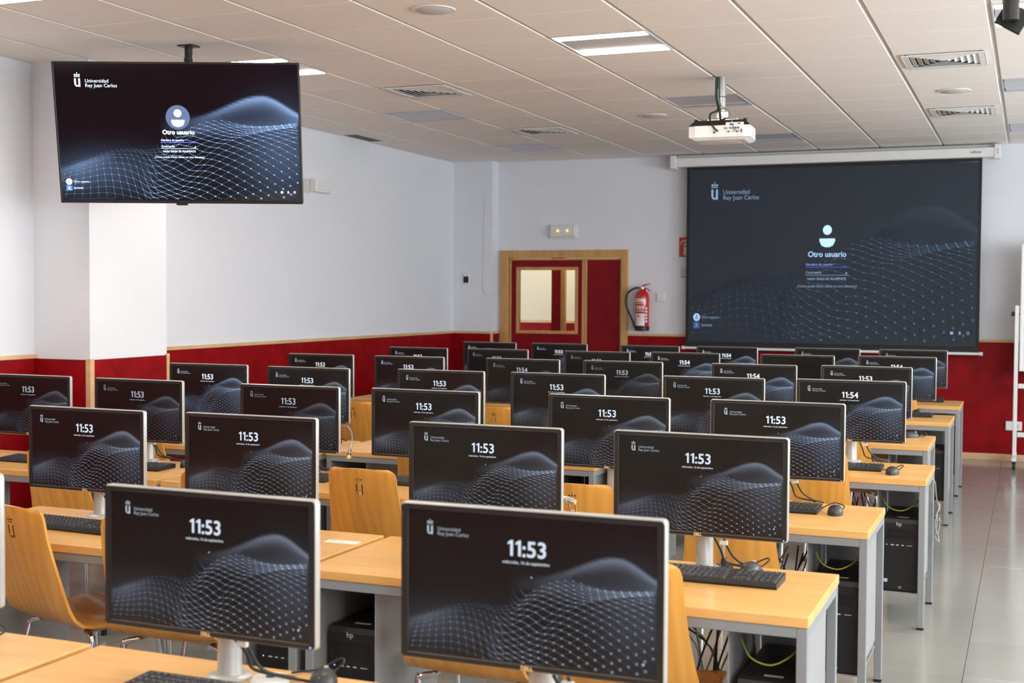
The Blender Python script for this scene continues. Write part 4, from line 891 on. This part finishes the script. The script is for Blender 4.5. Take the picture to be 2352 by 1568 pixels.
# ------------------------------------------------------------------ computer towers
def tower(x, y, label):
    t = thing('computer_tower', label, 'computer', (x, y, .167), group='black computer towers under the desks')
    def case():
        m = MB(); m.bbox(-.085, .085, .022, .40, 0, .355, b=.004); return m.mesh('case', TOWM)
    obj('case', cached('twc', case), t)
    obj('front_panel', cached('twf', lambda: MB().prism([(.02, 0), (.004, .006), (0, .02), (0, .335), (.010, .352), (.03, .357)][::1]+[(.03, 0)], -.083, .083, 'x').mesh('front_panel', BLK)), t)
    for z in (.270, .295): obj('drive_slot', cached(('tws', z), lambda z=z: MB().box(-.062, .062, -.0015, 0, z-.009, z+.009).mesh('drive_slot', P('slot black', (.006, .006, .006), .35))), t)
    def grille():
        m = MB()
        for i in range(18):
            for j in range(24):
                xx = -.068+.008*i; zz = .03+.0078*j; m.box(xx, xx+.0042, -.0012, 0, zz, zz+.0042)
        return m.mesh('grille', DARKG)
    g = obj('grille', cached('twg', grille), t); g['kind'] = 'stuff'
    obj('maker_badge', cached('twb', lambda: MB().add(*text_geo('hp', .026, -.008, .322, 'CENTER', .01, -.0012)).mesh('maker_badge', LETG)), t)
    obj('model_badge', cached('twz', lambda: MB().add(*text_geo('Z2', .014, 0, .018, 'CENTER', .01, -.0014)).mesh('model_badge', LETG)), t)
    obj('power_light', cached('twl', lambda: MB().flat(circ(-.064, .228, .003, 10), -.0016).mesh('power_light', BLUEL)), t)
    obj('port_strip', cached('twp', lambda: MB().box(-.045, -.030, -.0014, 0, .225, .230).box(-.020, -.008, -.0014, 0, .225, .230).box(.004, .016, -.0014, 0, .225, .230).box(.03, .055, -.0014, 0, .226, .229).mesh('port_strip', LETG)), t)
    obj('sticker', cached('twk', lambda: MB().box(-.02, .035, .05, .066, .355, .3554).mesh('sticker', GREYP)), t)
    obj('sticker', cached('twk2', lambda: MB().box(-.075, -.058, -.0014, 0, .045, .062).mesh('sticker', P('sticker blue white', (.45, .6, .75), .5))), t)
for row in range(2, 8):
    tower(AX[row]-.117, AY[row]+.04, 'black computer tower at the aisle end of the %s desk row' % ORD[row])
for row in (2, 3, 4, 5): tower(AX[row]-DW+.125, AY[row]+.09, 'black computer tower at the inner end of the aisle desk, %s row' % ORD[row])
for row in (2, 3, 4): tower(AX[row]-PITCH-.117, desk_front(row, 1)+.09, 'black computer tower at the right end of the middle desk, %s row' % ORD[row])
tower(AX[3]-2*PITCH-.117, AY[3]+.08, 'black computer tower at the right end of the left desk, third row')

# ------------------------------------------------------------------ cables under the desk ends
def bundle(x, y, seed, label, yellow=True):
    t = thing('cable_bundle', label, 'cables', (x, y, 0), group='cable tangles under the desk ends'); rr = random.Random(seed)
    for k in range(7):
        a = rr.uniform(-.42, -.27); z0 = rr.uniform(.52, .565); pts = [(a, .45+rr.uniform(-.02, .03), z0), (a-.04+rr.uniform(-.05, .03), .46, z0-rr.uniform(.08, .25)), (a-.02+rr.uniform(-.09, .04), .45+rr.uniform(-.02, .04), .16+rr.uniform(0, .2)), (a+rr.uniform(-.12, .0), .47, .10+rr.uniform(0, .25)), (a-.1+rr.uniform(-.1, .05), .50, .30+rr.uniform(0, .2)), (a-.15, .47, .54)]
        m = MB(); m.tube(pts, .0035, 6, 5); obj('cable', m.mesh('cable', RUBG if k % 3 == 0 else RUB, True), t)
    if yellow:
        m = MB(); m.tube([(-.215, .16, .60), (-.18, .12, .562), (-.12, .10, .552), (-.07, .12, .575), (-.045, .2, .60)], .0028, 6); obj('earth_wire', m.mesh('earth_wire', RUBY, True), t)
for row in (2, 3, 4, 5): bundle(AX[row], AY[row], row, 'tangle of cables and a yellow-green wire under the aisle desk, %s row' % ORD[row])
bundle(AX[3]-PITCH, AY[3], 21, 'tangle of cables under the middle desk, third row', False)
t = thing('cable_coil', 'looped grey cable coil hanging on the desk end at the aisle, fourth row', 'cable', (AX[4]+.012, 6.86, .44))
m = MB(); rr = random.Random(5)
for k in range(2):
    pts = [(rr.uniform(.0, .02), (.045+.006*k)*math.cos(a)+rr.uniform(-.004, .004), .10*math.sin(a)) for a in [2*math.pi*i/14 for i in range(15)]]; m.tube(pts, .0032, 6, 3)
obj('loop', m.mesh('loop', RUBG, True), t); m = MB(); m.tube([(.01, -.02, .09), (.004, -.06, .15), (0, -.10, .22), (-.02, -.12, .235)], .0032, 6); obj('tail', m.mesh('tail', RUBG, True), t)
m = MB(); m.tube([(.0, -.055, .03), (.02, 0, .045), (.0, .055, .03)], .004, 6); obj('tie', m.mesh('tie', RUB, True), t)

# ------------------------------------------------------------------ chairs
def chair_shell():
    prof = [(-.082, .862, .128), (-.0815, .856, .146), (-.080, .845, .157), (-.077, .825, .163), (-.067, .76, .167), (-.050, .69, .172), (-.032, .62, .179), (-.016, .555, .188), (-.004, .505, .198), (.012, .470, .206), (.040, .446, .210), (.085, .434, .210), (.15, .430, .210), (.23, .433, .210), (.31, .441, .208), (.365, .440, .204), (.395, .428, .198), (.408, .414, .186)]
    nx = 14; m = MB()
    for y, z, w in prof:
        bow = .026*max(0, min(1, (z-.45)/.2)); dish = .012*max(0, min(1, (.46-z)/.03))
        for i in range(nx+1):
            s = -1+2*i/nx; m.v.append((w*s, y-bow*(1-s*s), z-dish*(1-s*s)+0*s))
    n = nx+1
    for j in range(len(prof)-1):
        for i in range(nx): m.f.append((j*n+i, j*n+i+1, (j+1)*n+i+1, (j+1)*n+i))
    me = m.mesh('seat_shell', CHAIRW)
    o = obj('tmp', me); sd = o.modifiers.new('s', 'SOLIDIFY'); sd.thickness = .0115; sd.offset = 1
    # crowned letter cut right through the back
    c = MB(); h = .082; w = .034; z0 = .752; y0, y1 = -.16, .02
    st = .0075
    for b in ((-w/2, -w/2+st, z0+.012, z0+.044), (w/2-st, w/2, z0, z0+.044), (-w/2+.004, w/2-st-.0006, z0, z0+st)): c.box(b[0], b[1], y0, y1, b[2], b[3])
    c.box(-.014, .014, y0, y1, z0+.053, z0+.0565)
    for k in (-1, 0, 1): c.prism(circ(k*.0115, z0+.0635, .0045, 8), y0, y1)
    c.prism(circ(0, z0+.0735, .0026, 6), y0, y1)
    co = obj('tmpc', c.mesh('tmpc', CHAIRE))
    bm = bmesh.new(); bm.from_mesh(co.data); bmesh.ops.recalc_face_normals(bm, faces=bm.faces); bm.to_mesh(co.data); bm.free()
    bo = o.modifiers.new('b', 'BOOLEAN'); bo.object = co; bo.operation = 'DIFFERENCE'; bo.solver = 'EXACT'; bo.use_self = True; bo.material_mode = 'TRANSFER'
    dg = bpy.context.evaluated_depsgraph_get(); me2 = bpy.data.meshes.new_from_object(o.evaluated_get(dg)); me2.name = 'seat_shell'
    bpy.data.objects.remove(o); bpy.data.objects.remove(co)
    for p in me2.polygons: p.use_smooth = True
    me2.set_sharp_from_angle(angle=R(35))
    return me2
SHELL = chair_shell()
def chair(row, colm, x, y, rz, label=None):
    t = thing('chair', label or 'beech plywood chair, %s from the right aisle, before the %s desk row' % (ORD[colm], ORD[row]), 'chair', (x, y, 0), (0, 0, R(rz)), 'plywood chairs at the desks')
    obj('seat_shell', SHELL, t)
    for sxx in (-1, 1):
        obj('leg', cached(('clf', sxx), lambda: MB().tube([(sxx*.14, .33, .418), (sxx*.185, .35, .405), (sxx*.20, .36, .36), (sxx*.215, .39, .008)], .011, 10).mesh('leg', CHROME, True)), t)
        obj('leg', cached(('clr', sxx), lambda: MB().tube([(sxx*.14, .10, .412), (sxx*.185, .09, .40), (sxx*.198, .08, .36), (sxx*.215, .0, .008)], .011, 10).mesh('leg', CHROME, True)), t)
        for yy, zz in ((.39, 0), (.0, 0)): obj('foot_cap', cached('cft', lambda: MB().cyl((0, 0, 0), (0, 0, .03), .0135, 12).mesh('foot_cap', BLK, True)), t, (sxx*.215, yy, 0))
        obj('seat_rail', cached(('crl', sxx), lambda: MB().tube([(sxx*.14, .09, .411), (sxx*.14, .34, .418)], .010, 8, 0).mesh('seat_rail', CHROME, True)), t)
CH = {(2,1): (-1.03,3.44,2), (2,2): (-1.56,3.45,-3), (2,3): (-2.65,3.43,3), (2,4): (-3.19,3.47,-16),
 (3,1): (-1.04,4.80,0), (3,2): (-1.64,4.75,3), (3,3): (-2.585,4.78,-2), (3,4): (-3.07,4.42,4), (3,5): (-4.18,4.74,0),
 (4,1): (-.955,6.22,2), (4,2): (-1.62,6.25,0), (4,3): (-2.46,6.12,0), (4,4): (-2.92,6.06,0), (4,5): (-3.90,6.0,2), (4,6): (-4.70,5.98,0),
 (5,1): (-1.03,7.75,0), (5,2): (-1.67,7.74,0), (5,3): (-2.52,7.75,0), (5,4): (-3.23,7.73,2), (5,5): (-4.25,7.70,-2), (5,6): (-4.95,7.75,0),
 (6,1): (-1.0,9.28,0), (6,2): (-1.68,9.27,0), (6,3): (-2.5,9.25,0), (6,4): (-3.24,9.27,0), (6,5): (-4.12,9.27,2), (6,6): (-4.66,9.0,0),
 (7,1): (-1.0,10.70,0), (7,3): (-2.5,10.7,0), (7,5): (-4.1,10.7,0)}
for (row, colm), (x, y, rz) in CH.items(): chair(row, colm, x, y, rz)
